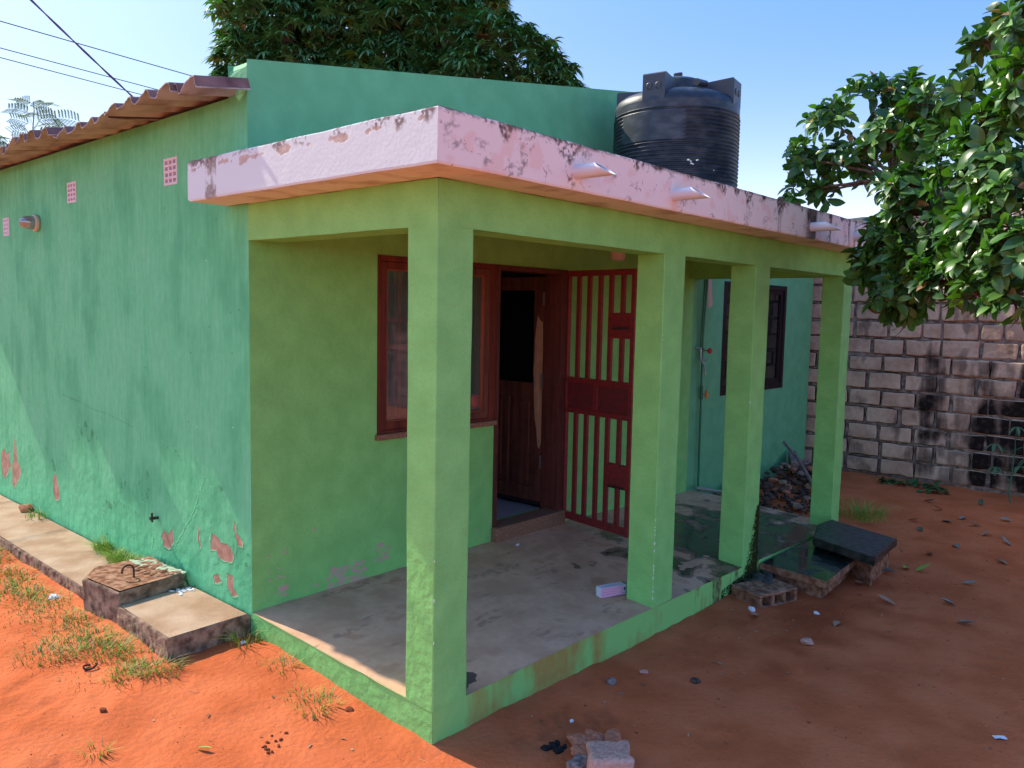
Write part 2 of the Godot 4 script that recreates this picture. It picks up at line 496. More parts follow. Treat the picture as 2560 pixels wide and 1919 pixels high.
# left wall: z -7.5 .. -1.5, y -0.1 .. 3.1
const PEELS := [
	[-1.962, 0.569, -1.93, 0.585, -1.882, 0.574, -1.851, 0.542, -1.80, 0.548, -1.716, 0.533, -1.707, 0.492, -1.73, 0.455, -1.759, 0.446, -1.79, 0.45, -1.822, 0.439, -1.87, 0.452, -1.90, 0.475, -1.965, 0.48],
	[-5.46, 0.74, -5.43, 0.66, -5.40, 0.55, -5.33, 0.45, -5.38, 0.36, -5.45, 0.33, -5.52, 0.27, -5.56, 0.29, -5.56, 0.42, -5.53, 0.52],
	[-5.86, 0.53, -5.76, 0.60, -5.70, 0.56, -5.62, 0.58, -5.60, 0.46, -5.66, 0.40, -5.74, 0.33, -5.84, 0.34],
	[-1.70, 0.67, -1.672, 0.70, -1.655, 0.63, -1.60, 0.60, -1.61, 0.56, -1.65, 0.56, -1.67, 0.60],
	[-2.12, 0.60, -2.105, 0.58, -2.10, 0.50, -2.09, 0.46, -2.11, 0.45, -2.13, 0.52],
	[-2.62, 0.43, -2.56, 0.48, -2.52, 0.45, -2.46, 0.50, -2.44, 0.42, -2.52, 0.36, -2.60, 0.37],
	[-1.78, 0.36, -1.72, 0.38, -1.70, 0.30, -1.64, 0.26, -1.70, 0.24, -1.78, 0.29],
	[-1.95, 0.32, -1.86, 0.34, -1.84, 0.29, -1.93, 0.27],
	[-4.55, 0.5, -4.50, 0.55, -4.44, 0.48, -4.42, 0.36, -4.5, 0.33, -4.56, 0.4]]

func make_left_wall() -> void:
	var w := 1536
	var h := 768
	var streak := gray(noise(0.022, 21, 6), w, h, 1, 8)
	var grain := gray(noise(0.09, 27, 3), w, h, 1, 6)
	var patch := gray(noise(0.006, 22, 6), w, h)
	var fine := gray(noise(0.05, 23, 4), w, h)
	var lump := gray(noise(0.028, 24, 4), w, h)
	var edge := gray(noise(0.04, 25, 3), w, h)
	var out := PackedByteArray()
	out.resize(w * h * 3)
	var hg := PackedByteArray()
	hg.resize(w * h)
	for y in h:
		var wy := 3.1 - 3.2 * y / h
		var low := clampf((1.05 - wy) / 0.5, 0.0, 1.0)
		for x in w:
			var k := y * w + x
			var s: float = streak[k] / 255.0
			var p: float = patch[k] / 255.0
			var f: float = fine[k] / 255.0
			# faint darker runs down the wall, chalky faded patches between, a fine brushed grain
			var run := clampf((s * 0.34 + p * 0.80 - 0.55) * 2.6, 0.0, 1.0)
			var fade := clampf((0.60 - s * 0.45 - p * 0.55 + 0.15 * (f - 0.5)) * 2.4, 0.0, 1.0)
			var g2: float = (grain[k] - 128) / 128.0
			var r := 104.0 + 10.0 * fade - 15.0 * run + 6.0 * g2 + 6.0 * (f - 0.5)
			var gg := 200.0 + 3.0 * fade - 18.0 * run + 6.0 * g2 + 6.0 * (f - 0.5)
			var b := 142.0 + 7.0 * fade - 13.0 * run + 6.0 * g2 + 6.0 * (f - 0.5)
			# flaked specks where the paint is blistered
			if low > 0.0 and p * 0.5 + lump[k] / 510.0 > 0.74 and edge[k] > 135:
				r -= 22.0; gg -= 34.0; b -= 28.0
			out[k * 3] = int(clampf(r, 0, 255)); out[k * 3 + 1] = int(clampf(gg, 0, 255)); out[k * 3 + 2] = int(clampf(b, 0, 255))
			hg[k] = int(clampf(128.0 + (f - 0.5) * 46.0 + (lump[k] - 128.0) * 0.45 * low + (p - 0.5) * 30.0, 0, 255))
	for pl in PEELS:
		var poly := PackedVector2Array()
		var lo := Vector2(INF, INF)
		var hi := -lo
		for k in range(0, pl.size(), 2):
			var q := Vector2((pl[k] + 7.5) / 6.0 * w, (3.1 - pl[k + 1]) / 3.2 * h)
			poly.append(q)
			lo = lo.min(q); hi = hi.max(q)
		for y in range(maxi(0, int(lo.y) - 3), mini(h, int(hi.y) + 4)):
			for x in range(maxi(0, int(lo.x) - 3), mini(w, int(hi.x) + 4)):
				var k := y * w + x
				var j := Vector2(edge[k] - 128, lump[k] - 128) * 0.035
				if in_poly(Vector2(x, y) + j, poly):
					var f := (fine[k] - 128) * 0.2
					out[k * 3] = int(182 + f); out[k * 3 + 1] = int(142 + f); out[k * 3 + 2] = int(120 + f)
					hg[k] = 40 + fine[k] / 8
				elif in_poly(Vector2(x - 2, y - 2) + j, poly) or in_poly(Vector2(x + 2, y - 1) + j, poly):
					hg[k] = 225
	for ln in [[-2.02, 0.90, -2.14, 0.70, -2.20, 0.62, -2.30, 0.52, -2.44, 0.37], [-4.3, 1.22, -4.0, 1.20, -3.7, 1.16, -3.4, 1.15, -3.0, 1.10], [-2.75, 0.62, -2.72, 0.45, -2.76, 0.28], [-3.6, 0.55, -3.55, 0.40, -3.6, 0.25]]:
		for q in range(0, ln.size() - 2, 2):
			for st in 160:
				var t := st / 160.0
				var x := int((lerpf(ln[q], ln[q + 2], t) + 7.5) / 6.0 * w + (edge[(st * 7 + q * 131) % (w * 8)] - 128) * 0.03)
				var y := int((3.1 - lerpf(ln[q + 1], ln[q + 3], t)) / 3.2 * h + (lump[(st * 5 + q * 77) % (w * 8)] - 128) * 0.03)
				for dx in range(-1, 2):
					var k := y * w + x + dx
					hg[k] = [235, 250, 60][dx + 1]
	for q in 90:
		var k := (rng.randi() % (h - 4) + 2) * w + rng.randi() % (w - 4)
		for o in [0, 1, w]:
			if q % 5 == 0:
				out[(k + o) * 3] = 225; out[(k + o) * 3 + 1] = 230; out[(k + o) * 3 + 2] = 220
			else:
				out[(k + o) * 3] = 60; out[(k + o) * 3 + 1] = 84; out[(k + o) * 3 + 2] = 66
	var m := mat("left_wall_paint", Color.WHITE, 0.8, 0.35)
	m.albedo_texture = tex(w, h, out)
	m.heightmap_enabled = true
	m.heightmap_texture = tex(w, h, hg, true)
	m.heightmap_scale = 0.9
	m.texture_repeat = false

# edge of the porch roof slab: u runs from the right end of the front (x = 5.1) leftwards, round the corner at 5.33 and back along the left side
func make_fascia() -> void:
	var w := 2048
	var h := 64
	var grime := gray(noise(0.02, 81, 5), w, h)
	var runs := gray(noise(0.02, 82, 5), w, h, 1, 16)
	var fine := gray(noise(0.12, 83, 3), w, h)
	var crack := gray(noise(0.012, 84, 3), w, h)
	var chip := gray(noise(0.016, 85, 4), w, h)
	var out := PackedByteArray()
	out.resize(w * h * 3)
	var hg := PackedByteArray()
	hg.resize(w * h)
	for y in h:
		var v := float(y) / h
		for x in w:
			var k := y * w + x
			var u := 7.3 * x / w
			var g: float = grime[k] / 255.0
			var rn: float = runs[k] / 255.0
			var f: float = fine[k] / 255.0
			var c := Vector3(240, 226, 216)
			var hh := 150.0 + (f - 0.5) * 60.0
			if u < 5.33:
				var right := clampf((2.9 - u) / 1.7, 0.0, 1.0)
				# black growth creeping down from the top edge in ragged runs, thickest at the far end
				var reach := 0.09 + 0.24 * maxf(0.0, rn - 0.42) / 0.3 + right * 1.6 * maxf(0.0, rn - 0.56)
				var mould := clampf((reach - v) * 7.0, 0.0, 1.0) * clampf((f * 0.7 + g * 0.6 - 0.42) * 3.0, 0.0, 1.0)
				var blot := clampf((g - 0.70 + 0.06 * right) * 7.0, 0.0, 1.0) * clampf((f - 0.3) * 2.0, 0.0, 1.0) * 0.45
				blot = maxf(blot, right * clampf((rn - 0.66) * 12.0, 0.0, 0.7) * clampf(0.5 + f, 0.0, 1.0))
				for sx in [1.741, 0.872, 0.35]:
					var du := absf(u - sx + 0.03)
					if du < 0.16: blot = maxf(blot, clampf((rn - 0.40) * 5.0, 0, 0.85) * clampf(1.3 - du / 0.13, 0, 1) * clampf(0.4 + f, 0, 1))
				c = c.lerp(Vector3(70, 62, 56), clampf(mould * 0.9 + blot, 0.0, 0.92))
				c = c.lerp(Vector3(232, 168, 150), clampf((chip[k] / 255.0 - 0.64) * 2.0, 0.0, 0.25))
			else:
				c = Vector3(216, 228, 228)
				hh += (grime[k] - 128) * 0.35
				var peel := clampf((0.42 - absf(v - 0.2)) * 2.2, 0.0, 1.0) * chip[k] / 255.0 + 0.10 * f
				if peel > 0.60:
					c = Vector3(196, 180, 168) + Vector3.ONE * (f - 0.5) * 40.0
					hh -= 70.0
				var top := clampf((0.16 - v + (rn - 0.5) * 0.5) * 7.0, 0.0, 1.0) * clampf((f + g - 0.95) * 4.0, 0.0, 1.0)
				c = c.lerp(Vector3(112, 96, 92), top * 0.8)
				if u > 6.98 and u < 7.10: c = c.lerp(Vector3(126, 110, 98), clampf((rn + g - 0.85) * 3.0, 0, 0.75) * clampf(0.5 + f * 0.7, 0, 1))
			# hairline cracks
			if u < 5.33 and absi(crack[k] - 128) < 2 and g > 0.56 and f > 0.3:
				c = c.lerp(Vector3(120, 84, 78), 0.65)
				hh -= 90.0
			out[k * 3] = int(clampf(c.x, 0, 255)); out[k * 3 + 1] = int(clampf(c.y, 0, 255)); out[k * 3 + 2] = int(clampf(c.z, 0, 255))
			hg[k] = int(clampf(hh, 0, 255))
	var m := mat("fascia", Color.WHITE, 0.9, 0.3)
	m.albedo_texture = tex(w, h, out)
	m.uv1_scale = Vector3(1.0 / 7.3, 1.0 / 0.212, 1)
	m.heightmap_enabled = true
	m.heightmap_texture = tex(w, h, hg, true)
	m.heightmap_scale = 0.3
	m.texture_repeat = false

# porch floor: x 0 .. 5.0, z -1.5 .. 0
func make_floor() -> void:
	var w := 1280
	var h := 384
	var a := gray(noise(0.01, 91, 6), w, h)
	var fine := gray(noise(0.06, 92, 4), w, h)
	var scuff := gray(noise(0.02, 93, 5), w, h, 4, 1)
	var rag := gray(noise(0.012, 94, 5), w, h)
	var out := PackedByteArray()
	out.resize(w * h * 3)
	var ro := PackedByteArray()
	ro.resize(w * h)
	for y in h:
		var z := -1.5 + 1.5 * y / h
		for x in w:
			var k := y * w + x
			var px := 5.0 * x / w
			var q: float = a[k] / 255.0
			var f: float = fine[k] / 255.0
			var s: float = scuff[k] / 255.0
			var t := clampf(q * 1.3 - 0.2 + (f - 0.5) * 0.35, 0.0, 1.0)
			var c := Vector3(196, 150, 118).lerp(Vector3(224, 182, 148), t)
			c = c.lerp(Vector3(116, 88, 72), clampf((s - 0.68) * 4.0, 0.0, 0.4) * clampf((f - 0.35) * 3.0, 0, 1))
			c = c.lerp(Vector3(176, 118, 86), clampf((q - 0.66) * 2.5, 0.0, 0.5))
			if Vector2((px - 0.30) / 0.17, (z + 0.13) / 0.05).length() + (rag[k] - 128) * 0.012 < 0.9: c = c.lerp(Vector3(52, 44, 42), 0.75)
			# wet part under the tap: from the wall at x 3.4 .. 4.2 out to the front edge
			var wet := Vector2((px - 3.75) / 0.95, (z + 0.42) / 0.52).length() + (rag[k] - 128) * 0.008
			var dry := Vector2((px - 2.86) / 0.16, (z + 0.27) / 0.045).length() + (rag[k] - 128) * 0.01
			var r := 0.85
			if wet < 1.0 and dry > 1.0:
				c = c * 0.34
				r = 0.09 + 0.5 * clampf((wet - 0.8) * 4.0, 0.0, 1.0) + 0.1 * f
			elif wet < 1.35 and dry > 1.1:
				c = c * (0.6 + 0.15 * f)
				r = 0.55
			out[k * 3] = int(clampf(c.x, 0, 255)); out[k * 3 + 1] = int(clampf(c.y, 0, 255)); out[k * 3 + 2] = int(clampf(c.z, 0, 255))
			ro[k] = int(r * 255)
	var m := mat("porch_concrete", Color.WHITE, 1.0, 0.5)
	m.albedo_texture = tex(w, h, out)
	m.roughness_texture = tex(w, h, ro, true)
	m.heightmap_enabled = true
	m.heightmap_texture = tex(w, h, fine, true)
	m.heightmap_scale = 0.05
	m.texture_repeat = false

# block wall: z -2 .. 5 over y -0.1 .. 3.2
func make_brick() -> void:
	var w := 1280
	var h := 600
	var a := gray(noise(0.012, 101, 6), w, h)
	var fine := gray(noise(0.07, 102, 4), w, h)
	var rag := gray(noise(0.01, 103, 6), w, h)
	var runs := gray(noise(0.015, 104, 5), w, h, 1, 8)
	var out := PackedByteArray()
	out.resize(w * h * 3)
	for y in h:
		var wy := 3.2 - 3.3 * y / h
		for x in w:
			var k := y * w + x
			var z := -2.0 + 7.0 * x / w
			var q: float = a[k] / 255.0
			var f: float = fine[k] / 255.0
			var c := Vector3(180, 148, 124).lerp(Vector3(216, 188, 162), clampf(q * 1.2 - 0.1 + (f - 0.5) * 0.5, 0, 1))
			var e := Vector2((z - 0.95) / 0.95, (wy - 0.55) / 0.85).length() + (rag[k] - 128) * 0.004 + (runs[k] - 128) * 0.006
			var mould := clampf((1.25 - e) * 1.5, 0.0, 1.0)
			mould = maxf(mould, clampf((rag[k] / 255.0 * 0.6 + runs[k] / 255.0 * 0.5 - 0.70) * 3.0, 0.0, 0.35))
			mould *= clampf(0.94 + (f - 0.45) * 0.6, 0.0, 1.0)
			c = c.lerp(Vector3(30, 25, 24), clampf(mould, 0, 0.95))
			out[k * 3] = int(clampf(c.x, 0, 255)); out[k * 3 + 1] = int(clampf(c.y, 0, 255)); out[k * 3 + 2] = int(clampf(c.z, 0, 255))
	var m := mat("block", Color.WHITE, 0.95, 0.2)
	m.albedo_texture = tex(w, h, out)
	m.heightmap_enabled = true
	m.heightmap_texture = tex(w, h, fine, true)
	m.heightmap_scale = 0.5
	m = mat("mortar", Color.WHITE, 1.0, 0.1)
	world_map(m, ntex(noise(0.02, 105, 5), 512, lin(0.14, 0.11, 0.09), lin(0.36, 0.28, 0.23), null, 0.15, 0.7), 1.2, hmap(noise(0.03, 106, 5), 512), 1.5)

# front of the porch plinth, x 0 .. 5: red soil splashed up over the paint in ragged patches
func make_plinth() -> void:
	var w := 1280
	var h := 80
	var a := gray(noise(0.012, 111, 5), w, h)
	var fine := gray(noise(0.08, 112, 4), w, h)
	var runs := gray(noise(0.03, 113, 4), w, h, 1, 10)
	var out := PackedByteArray()
	out.resize(w * h * 3)
	for y in h:
		for x in w:
			var k := y * w + x
			var px := 5.0 * x / w
			var v := float(y) / h
			var f: float = fine[k] / 255.0
			var patch := (1.0 - clampf(absf(px - 0.85) / 0.75, 0, 1)) * 1.1 + (a[k] - 128) / 160.0 + (runs[k] - 128) / 300.0
			var low := v + (a[k] - 128) / 200.0 + (runs[k] - 128) / 250.0
			var dirt := maxf(clampf((patch - 0.25) * 0.9, 0, 0.8), clampf((low - 0.80) * 3.0, 0.0, 0.75)) * clampf(0.7 + 0.6 * f, 0, 1)
			var c := Vector3(138, 204, 116).lerp(Vector3(178, 112, 60), dirt * 0.8)
			if px > 2.35 and px < 3.3: c = c.lerp(Vector3(70, 64, 44), clampf((px - 2.3) * 0.7 + (runs[k] - 150) / 70.0, 0, 0.8) * clampf(f * 1.5, 0, 1))
			out[k * 3] = int(c.x); out[k * 3 + 1] = int(c.y); out[k * 3 + 2] = int(c.z)
	var m := mat("plinth_paint", Color.WHITE, 0.85, 0.3)
	m.albedo_texture = tex(w, h, out)
	m.heightmap_enabled = true
	m.heightmap_texture = tex(w, h, fine, true)
	m.heightmap_scale = 0.15

func make_box_print() -> void:
	# small carton: green end, white body, a row of dark letters on top, pink face with rows of small print
	var w := 128
	var h := 96
	var im := Image.create(w, h, false, Image.FORMAT_RGB8)
	im.fill(Color8(222, 222, 236))
	im.fill_rect(Rect2i(0, 32, 100, 32), Color8(222, 168, 196))
	for r in 3: im.fill_rect(Rect2i(6, 38 + r * 8, 78 - r * 9, 2), Color8(198, 140, 172))
	im.fill_rect(Rect2i(96, 56, 26, 2), Color8(120, 120, 170))
	im.fill_rect(Rect2i(116, 0, 12, 96), Color8(70, 150, 130))
	im.fill_rect(Rect2i(104, 40, 10, 10), Color8(90, 80, 130))
	var x := 18
	for wd in [7, 4, 4, 5, 4, 4, 5, 4, 4, 5, 4, 0, 4, 3]:
		if wd: im.fill_rect(Rect2i(x, 12, 1, 9), Color8(60, 90, 110)); im.fill_rect(Rect2i(x + 2, 12 if wd > 4 else 15, maxi(1, wd - 3), 2), Color8(60, 90, 110)); im.fill_rect(Rect2i(x + 2, 19, maxi(1, wd - 3), 2), Color8(60, 90, 110))
		x += wd + 2
	var m := mat("carton", Color.WHITE, 0.5, 0.4)
	m.albedo_texture = ImageTexture.create_from_image(im)

func floor_y(x: float, z: float) -> float:
	var front := 0.0
	var ks := [[0.0, 0.165], [1.0, 0.168], [2.0, 0.145], [3.03, 0.127], [4.76, 0.079], [6.0, 0.05]]
	for k in ks.size() - 1:
		if x <= ks[k + 1][0] or k == ks.size() - 2:
			front = lerpf(ks[k][1], ks[k + 1][1], clampf((x - ks[k][0]) / (ks[k + 1][0] - ks[k][0]), 0.0, 1.0))
			break
	var back := lerpf(0.212, 0.22, clampf(x / 2.4, 0, 1)) if x < 2.4 else lerpf(0.22, 0.149, clampf((x - 2.4) / 2.3, 0, 1))
	return lerpf(front, back, clampf(-z / 1.5, 0.0, 1.0))

var prints := PackedFloat32Array()

func ground_y(x: float, z: float) -> float:
	var front := -0.04 * smoothstep(0.0, 2.0, x) * (1.0 - smoothstep(4.2, 7.5, x))
	var left := 0.075 * smoothstep(0.05, -1.5, z) * (1.0 - smoothstep(0.2, 2.0, x))
	var y := front + left
	var d := Vector2(x, z).distance_to(Vector2(2.0, 1.0))
	if d < 14.0:
		y += 0.016 * wob.get_noise_2d(x * 0.9, z * 0.9) + 0.005 * wob.get_noise_2d(x * 3.1 + 40.0, z * 3.1) + 0.0035 * wob.get_noise_2d(x * 9.0, z * 9.0 + 70.0)
	# shallow footprints with a pushed-up rim
	if d < 5.0:
		for k in range(0, prints.size(), 3):
			var dx := x - prints[k]
			var dz := z - prints[k + 1]
			if absf(dx) > 0.2 or absf(dz) > 0.2: continue
			var ca := cos(prints[k + 2])
			var sa := sin(prints[k + 2])
			var e := Vector2((dx * ca + dz * sa) / 0.125, (dz * ca - dx * sa) / 0.046).length()
			if e < 1.5: y += 0.0045 * exp(-pow((e - 1.15) / 0.22, 2.0)) - 0.009 * (1.0 - smoothstep(0.6, 1.05, e))
	return y

# rectangle cells of a wall face that leave the holes open; corners from f(u, v)
func face_cells(mb: MB, u0: float, u1: float, v0: float, v1: float, holes: Array, f: Callable, uvf: Callable, top = null) -> void:
	var us := [u0, u1]
	var vs := [v0, v1]
	for h in holes:
		us.append_array([h[0], h[1]]); vs.append_array([h[2], h[3]])
	us.sort(); vs.sort()
	for a in us.size() - 1:
		for b in vs.size() - 1:
			if us[a + 1] - us[a] < 1e-4 or vs[b + 1] - vs[b] < 1e-4: continue
			var cu: float = (us[a] + us[a + 1]) / 2
			var cv: float = (vs[b] + vs[b + 1]) / 2
			var open := false
			for h in holes:
				if cu > h[0] and cu < h[1] and cv > h[2] and cv < h[3]: open = true
			if open: continue
			var t0: float = vs[b + 1]
			var t1: float = vs[b + 1]
			if top != null and b == vs.size() - 2:
				t0 = top.call(us[a]); t1 = top.call(us[a + 1] - 1e-4)
			mb.quad(f.call(us[a], vs[b]), f.call(us[a + 1], vs[b]), f.call(us[a + 1], t1), f.call(us[a], t0), uvf.call(us[a], vs[b]), uvf.call(us[a + 1], vs[b]), uvf.call(us[a + 1], t1), uvf.call(us[a], t0))

func parapet_top(x: float) -> float:
	return 3.235 + 0.1632 * x if x < 4.62 else 3.27

func build_house() -> void:
	house = thing("green_house", "low green plastered house with pillared porch, corrugated roof and parapet", "house")
	# ---- left wall with three vent holes
	var vents := [[-2.478, -2.306, 2.655, 2.818], [-4.056, -3.888, 2.665, 2.815], [-5.544, -5.40, 2.492, 2.645]]
	var mb := MB.new()
	var uvw := func(z, y): return Vector2((z + 7.5) / 6.0, (3.1 - y) / 3.2)
	face_cells(mb, -7.44, Z_WALL, -0.1, 3.06, vents, func(z, y): return Vector3(0, y, z), uvw)
	for v in vents:
		for q in [[v[0], v[2], v[1], v[2]], [v[1], v[2], v[1], v[3]], [v[1], v[3], v[0], v[3]], [v[0], v[3], v[0], v[2]]]:
			mb.quad(Vector3(0, q[1], q[0]), Vector3(0, q[3], q[2]), Vector3(0.09, q[3], q[2]), Vector3(0.09, q[1], q[0]), uvw.call(q[0], q[1]), uvw.call(q[2], q[3]), uvw.call(q[2], q[3]), uvw.call(q[0], q[1]))
	part("left_wall", mb, M.left_wall_paint, house)
	mb = MB.new()
	face_cells(mb, -7.44, Z_WALL - 0.195, -0.1, 3.06, [], func(z, y): return Vector3(0.18, y, -8.94 - z - 0.195), func(u, v): return Vector2.ZERO)
	mb.quad(Vector3(0, 3.06, -7.44), Vector3(0, 3.06, -1.695), Vector3(0.18, 3.06, -1.695), Vector3(0.18, 3.06, -7.44))
	mb.quad(Vector3(0, -0.1, -7.44), Vector3(0, 3.06, -7.44), Vector3(7.9, 3.06, -7.44), Vector3(7.9, -0.1, -7.44))
	mb.quad(Vector3(7.7, -0.1, -7.25), Vector3(7.7, 3.06, -7.25), Vector3(0.18, 3.06, -7.25), Vector3(0.18, -0.1, -7.25))
	mb.quad(Vector3(7.91, -0.1, -1.5), Vector3(7.91, -0.1, -7.44), Vector3(7.91, 3.27, -7.44), Vector3(7.91, 3.27, -1.5))
	mb.quad(Vector3(7.7, 3.06, -1.7), Vector3(7.7, 3.06, -7.25), Vector3(7.7, -0.1, -7.25), Vector3(7.7, -0.1, -1.7))
	mb.quad(Vector3(3.4, 0.3, -1.7), Vector3(3.4, 2.6, -1.7), Vector3(3.4, 2.6, -7.25), Vector3(3.4, 0.3, -7.25))
	part("inner_wall", mb, M.inner_wall, house)
	for v in vents:
		mb = MB.new()
		var bars_z := 4
		var bars_y := 5
		for k in bars_z:
			var z: float = lerpf(v[0] + 0.008, v[1] - 0.008, float(k) / (bars_z - 1))
			rbox(mb, Vector3(-0.004, v[2], z - 0.0085), Vector3(0.07, v[3], z + 0.0085), Vector3(0.003, 0, 0.003), 0.1, 0.002)
		for k in bars_y:
			var y: float = lerpf(v[2] + 0.008, v[3] - 0.008, float(k) / (bars_y - 1))
			rbox(mb, Vector3(-0.002, y - 0.008, v[0]), Vector3(0.068, y + 0.008, v[1]), Vector3(0.003, 0.003, 0), 0.1, 0.002)
		var vo := part("air_vent", mb, M.vent_clay, house)
		mb = MB.new()
		box(mb, Vector3(0.072, v[2], v[0]), Vector3(0.088, v[3], v[1]))
		part("backing", mb, M.vent_dark, vo)
	# ---- front wall
	var holes := [[0.884, 2.80, 1.13, 2.262], [1.975, 2.80, 0.30, 1.14], [5.5, 7.1, 1.08, 2.285]]
	mb = MB.new()
	var none := func(_u, _v): return Vector2.ZERO
	face_cells(mb, 0.0, 4.86, -0.1, 2.55, holes.slice(0, 2), func(x, y): return Vector3(x, y, Z_WALL), none)
	var up := MB.new()
	face_cells(up, 0.0, 4.62, 2.55, 2.6, [], func(x, y): return Vector3(x, y, Z_WALL), none, parapet_top)
	face_cells(up, 4.62, 4.86, 2.55, 2.6, [], func(x, y): return Vector3(x, y, Z_WALL), none, parapet_top)
	face_cells(up, 4.86, 7.91, -0.1, 2.6, [holes[2]], func(x, y): return Vector3(x, y, Z_WALL), none, parapet_top)
	for h in [[0.884, 1.975, 1.13, 2.262], [5.5, 7.1, 1.08, 2.285]]:
		for q in [[h[0], h[2], h[1], h[2]], [h[1], h[2], h[1], h[3]], [h[1], h[3], h[0], h[3]], [h[0], h[3], h[0], h[2]]]:
			if q[0] == 1.975 and q[2] == 1.975: continue
			mb.quad(Vector3(q[0], q[1], Z_WALL), Vector3(q[2], q[3], Z_WALL), Vector3(q[2], q[3], Z_WALL - 0.195), Vector3(q[0], q[1], Z_WALL - 0.195))
	for q in [[2.80, 0.3, 2.80, 2.262], [2.80, 2.262, 1.975, 2.262], [1.975, 1.13, 1.975, 0.3], [1.975, 0.3, 2.80, 0.3]]:
		mb.quad(Vector3(q[0], q[1], Z_WALL), Vector3(q[2], q[3], Z_WALL), Vector3(q[2], q[3], Z_WALL - 0.195), Vector3(q[0], q[1], Z_WALL - 0.195))
	# parapet: back, top, ends; the left upper corner is rounded
	var prev := Vector2(0, 3.165)
	for c in [Vector2(0.008, 3.2), Vector2(0.03, 3.232), Vector2(0.09, 3.254), Vector2(2.3, 3.6104), Vector2(4.62, 3.989), Vector2(4.62, 3.27), Vector2(7.91, 3.27)]:
		up.quad(Vector3(prev.x, prev.y, Z_WALL), Vector3(c.x, c.y, Z_WALL), Vector3(c.x, c.y, -1.695), Vector3(prev.x, prev.y, -1.695))
		prev = c
	up.quad(Vector3(4.62, 2.6, -1.695), Vector3(0, 2.6, -1.695), Vector3(0, 3.235, -1.695), Vector3(4.62, 3.989, -1.695))
	up.quad(Vector3(7.91, 2.6, -1.695), Vector3(4.62, 2.6, -1.695), Vector3(4.62, 3.27, -1.695), Vector3(7.91, 3.27, -1.695))
	up.quad(Vector3(0, 3.06, -1.695), Vector3(0, 3.06, -1.5), Vector3(0, 3.2, -1.5), Vector3(0, 3.165, -1.695))
	part("parapet_wall", up, M.teal_paint, house)
	var fw := part("front_wall", mb, M.green_paint, house)
	mb = MB.new()
	for q in [[0.51, 0.20, 0.80, 0.34, 120, 0.02], [0.86, 0.30, 1.0, 0.42, 40, 0.014], [0.10, 0.35, 0.22, 0.58, 16, 0.012], [0.16, 0.25, 0.21, 0.30, 3, 0.03], [0.40, 0.60, 0.42, 0.62, 2, 0.014], [0.36, 0.24, 0.46, 0.30, 5, 0.012], [1.80, 0.24, 1.96, 0.40, 16, 0.010], [2.84, 0.22, 2.98, 0.33, 36, 0.02], [3.02, 0.24, 3.55, 0.36, 60, 0.016], [3.1, 0.40, 3.3, 0.52, 10, 0.012], [3.30, 1.70, 3.62, 1.76, 26, 0.014], [3.2, 1.78, 3.3, 1.95, 12, 0.010], [3.5, 1.0, 3.62, 1.12, 8, 0.02], [4.80, 0.5, 4.84, 0.62, 8, 0.012]]:
		for k in q[4]:
			var u := Vector2(rng.randf(), pow(rng.randf(), 1.4))
			var s: float = q[5] * rng.randf_range(0.4, 1.3)
			rock(mb, Vector3(s * rng.randf_range(0.8, 1.9), s, 0.0025), 4, Transform3D(Basis(), Vector3(lerpf(q[0], q[2], u.x), lerpf(q[1], q[3], u.y), Z_WALL)), 0.06, 8)
	tag(part("peeled_paint", mb, mat("bare_plaster", lin(0.52, 0.40, 0.31), 0.95), fw), "", "", "", "stuff")
	mb = MB.new()   # plain patch of filler near the top of the wall by the pipes
	prism(mb, mb, PackedVector2Array([Vector2(0, 0), Vector2(0.09, 0.02), Vector2(0.10, 0.2), Vector2(0.14, 0.42), Vector2(0.05, 0.46), Vector2(0.03, 0.2)]), 0.0, 0.003, 0.001, 0.03, 0.0, Transform3D(Basis(Vector3.RIGHT, PI / 2), Vector3(5.12, 2.45, Z_WALL - 0.001)))
	part("plaster_patch", mb, M.bare_plaster, fw)
	mb = MB.new()
	face_cells(mb, -7.9, 0.0, 0.0, 2.6, [[-2.80, -0.884, 1.13, 2.262], [-2.80, -1.975, 0.3, 1.14], [-7.1, -5.5, 1.08, 2.285]], func(x, y): return Vector3(-x, y, -1.695), none)
	part("front_wall_lining", mb, M.inner_wall, house)
	mb = MB.new()
	box(mb, Vector3(0.18, 0.1, -7.25), Vector3(7.7, 0.3, -1.695))
	part("room_floor", mb, M.tile_floor, house)
	mb = MB.new()
	box(mb, Vector3(0.18, 2.6, -7.25), Vector3(7.7, 2.66, -1.695))
	part("room_ceiling", mb, M.ceiling_white, house)
	# ---- corrugated roof sheets, laid with the ridges running down to the left eave
	var z := -1.45
	var over := [0.305, 0.315, 0.30, 0.33, 0.30, 0.335, 0.31, 0.325]
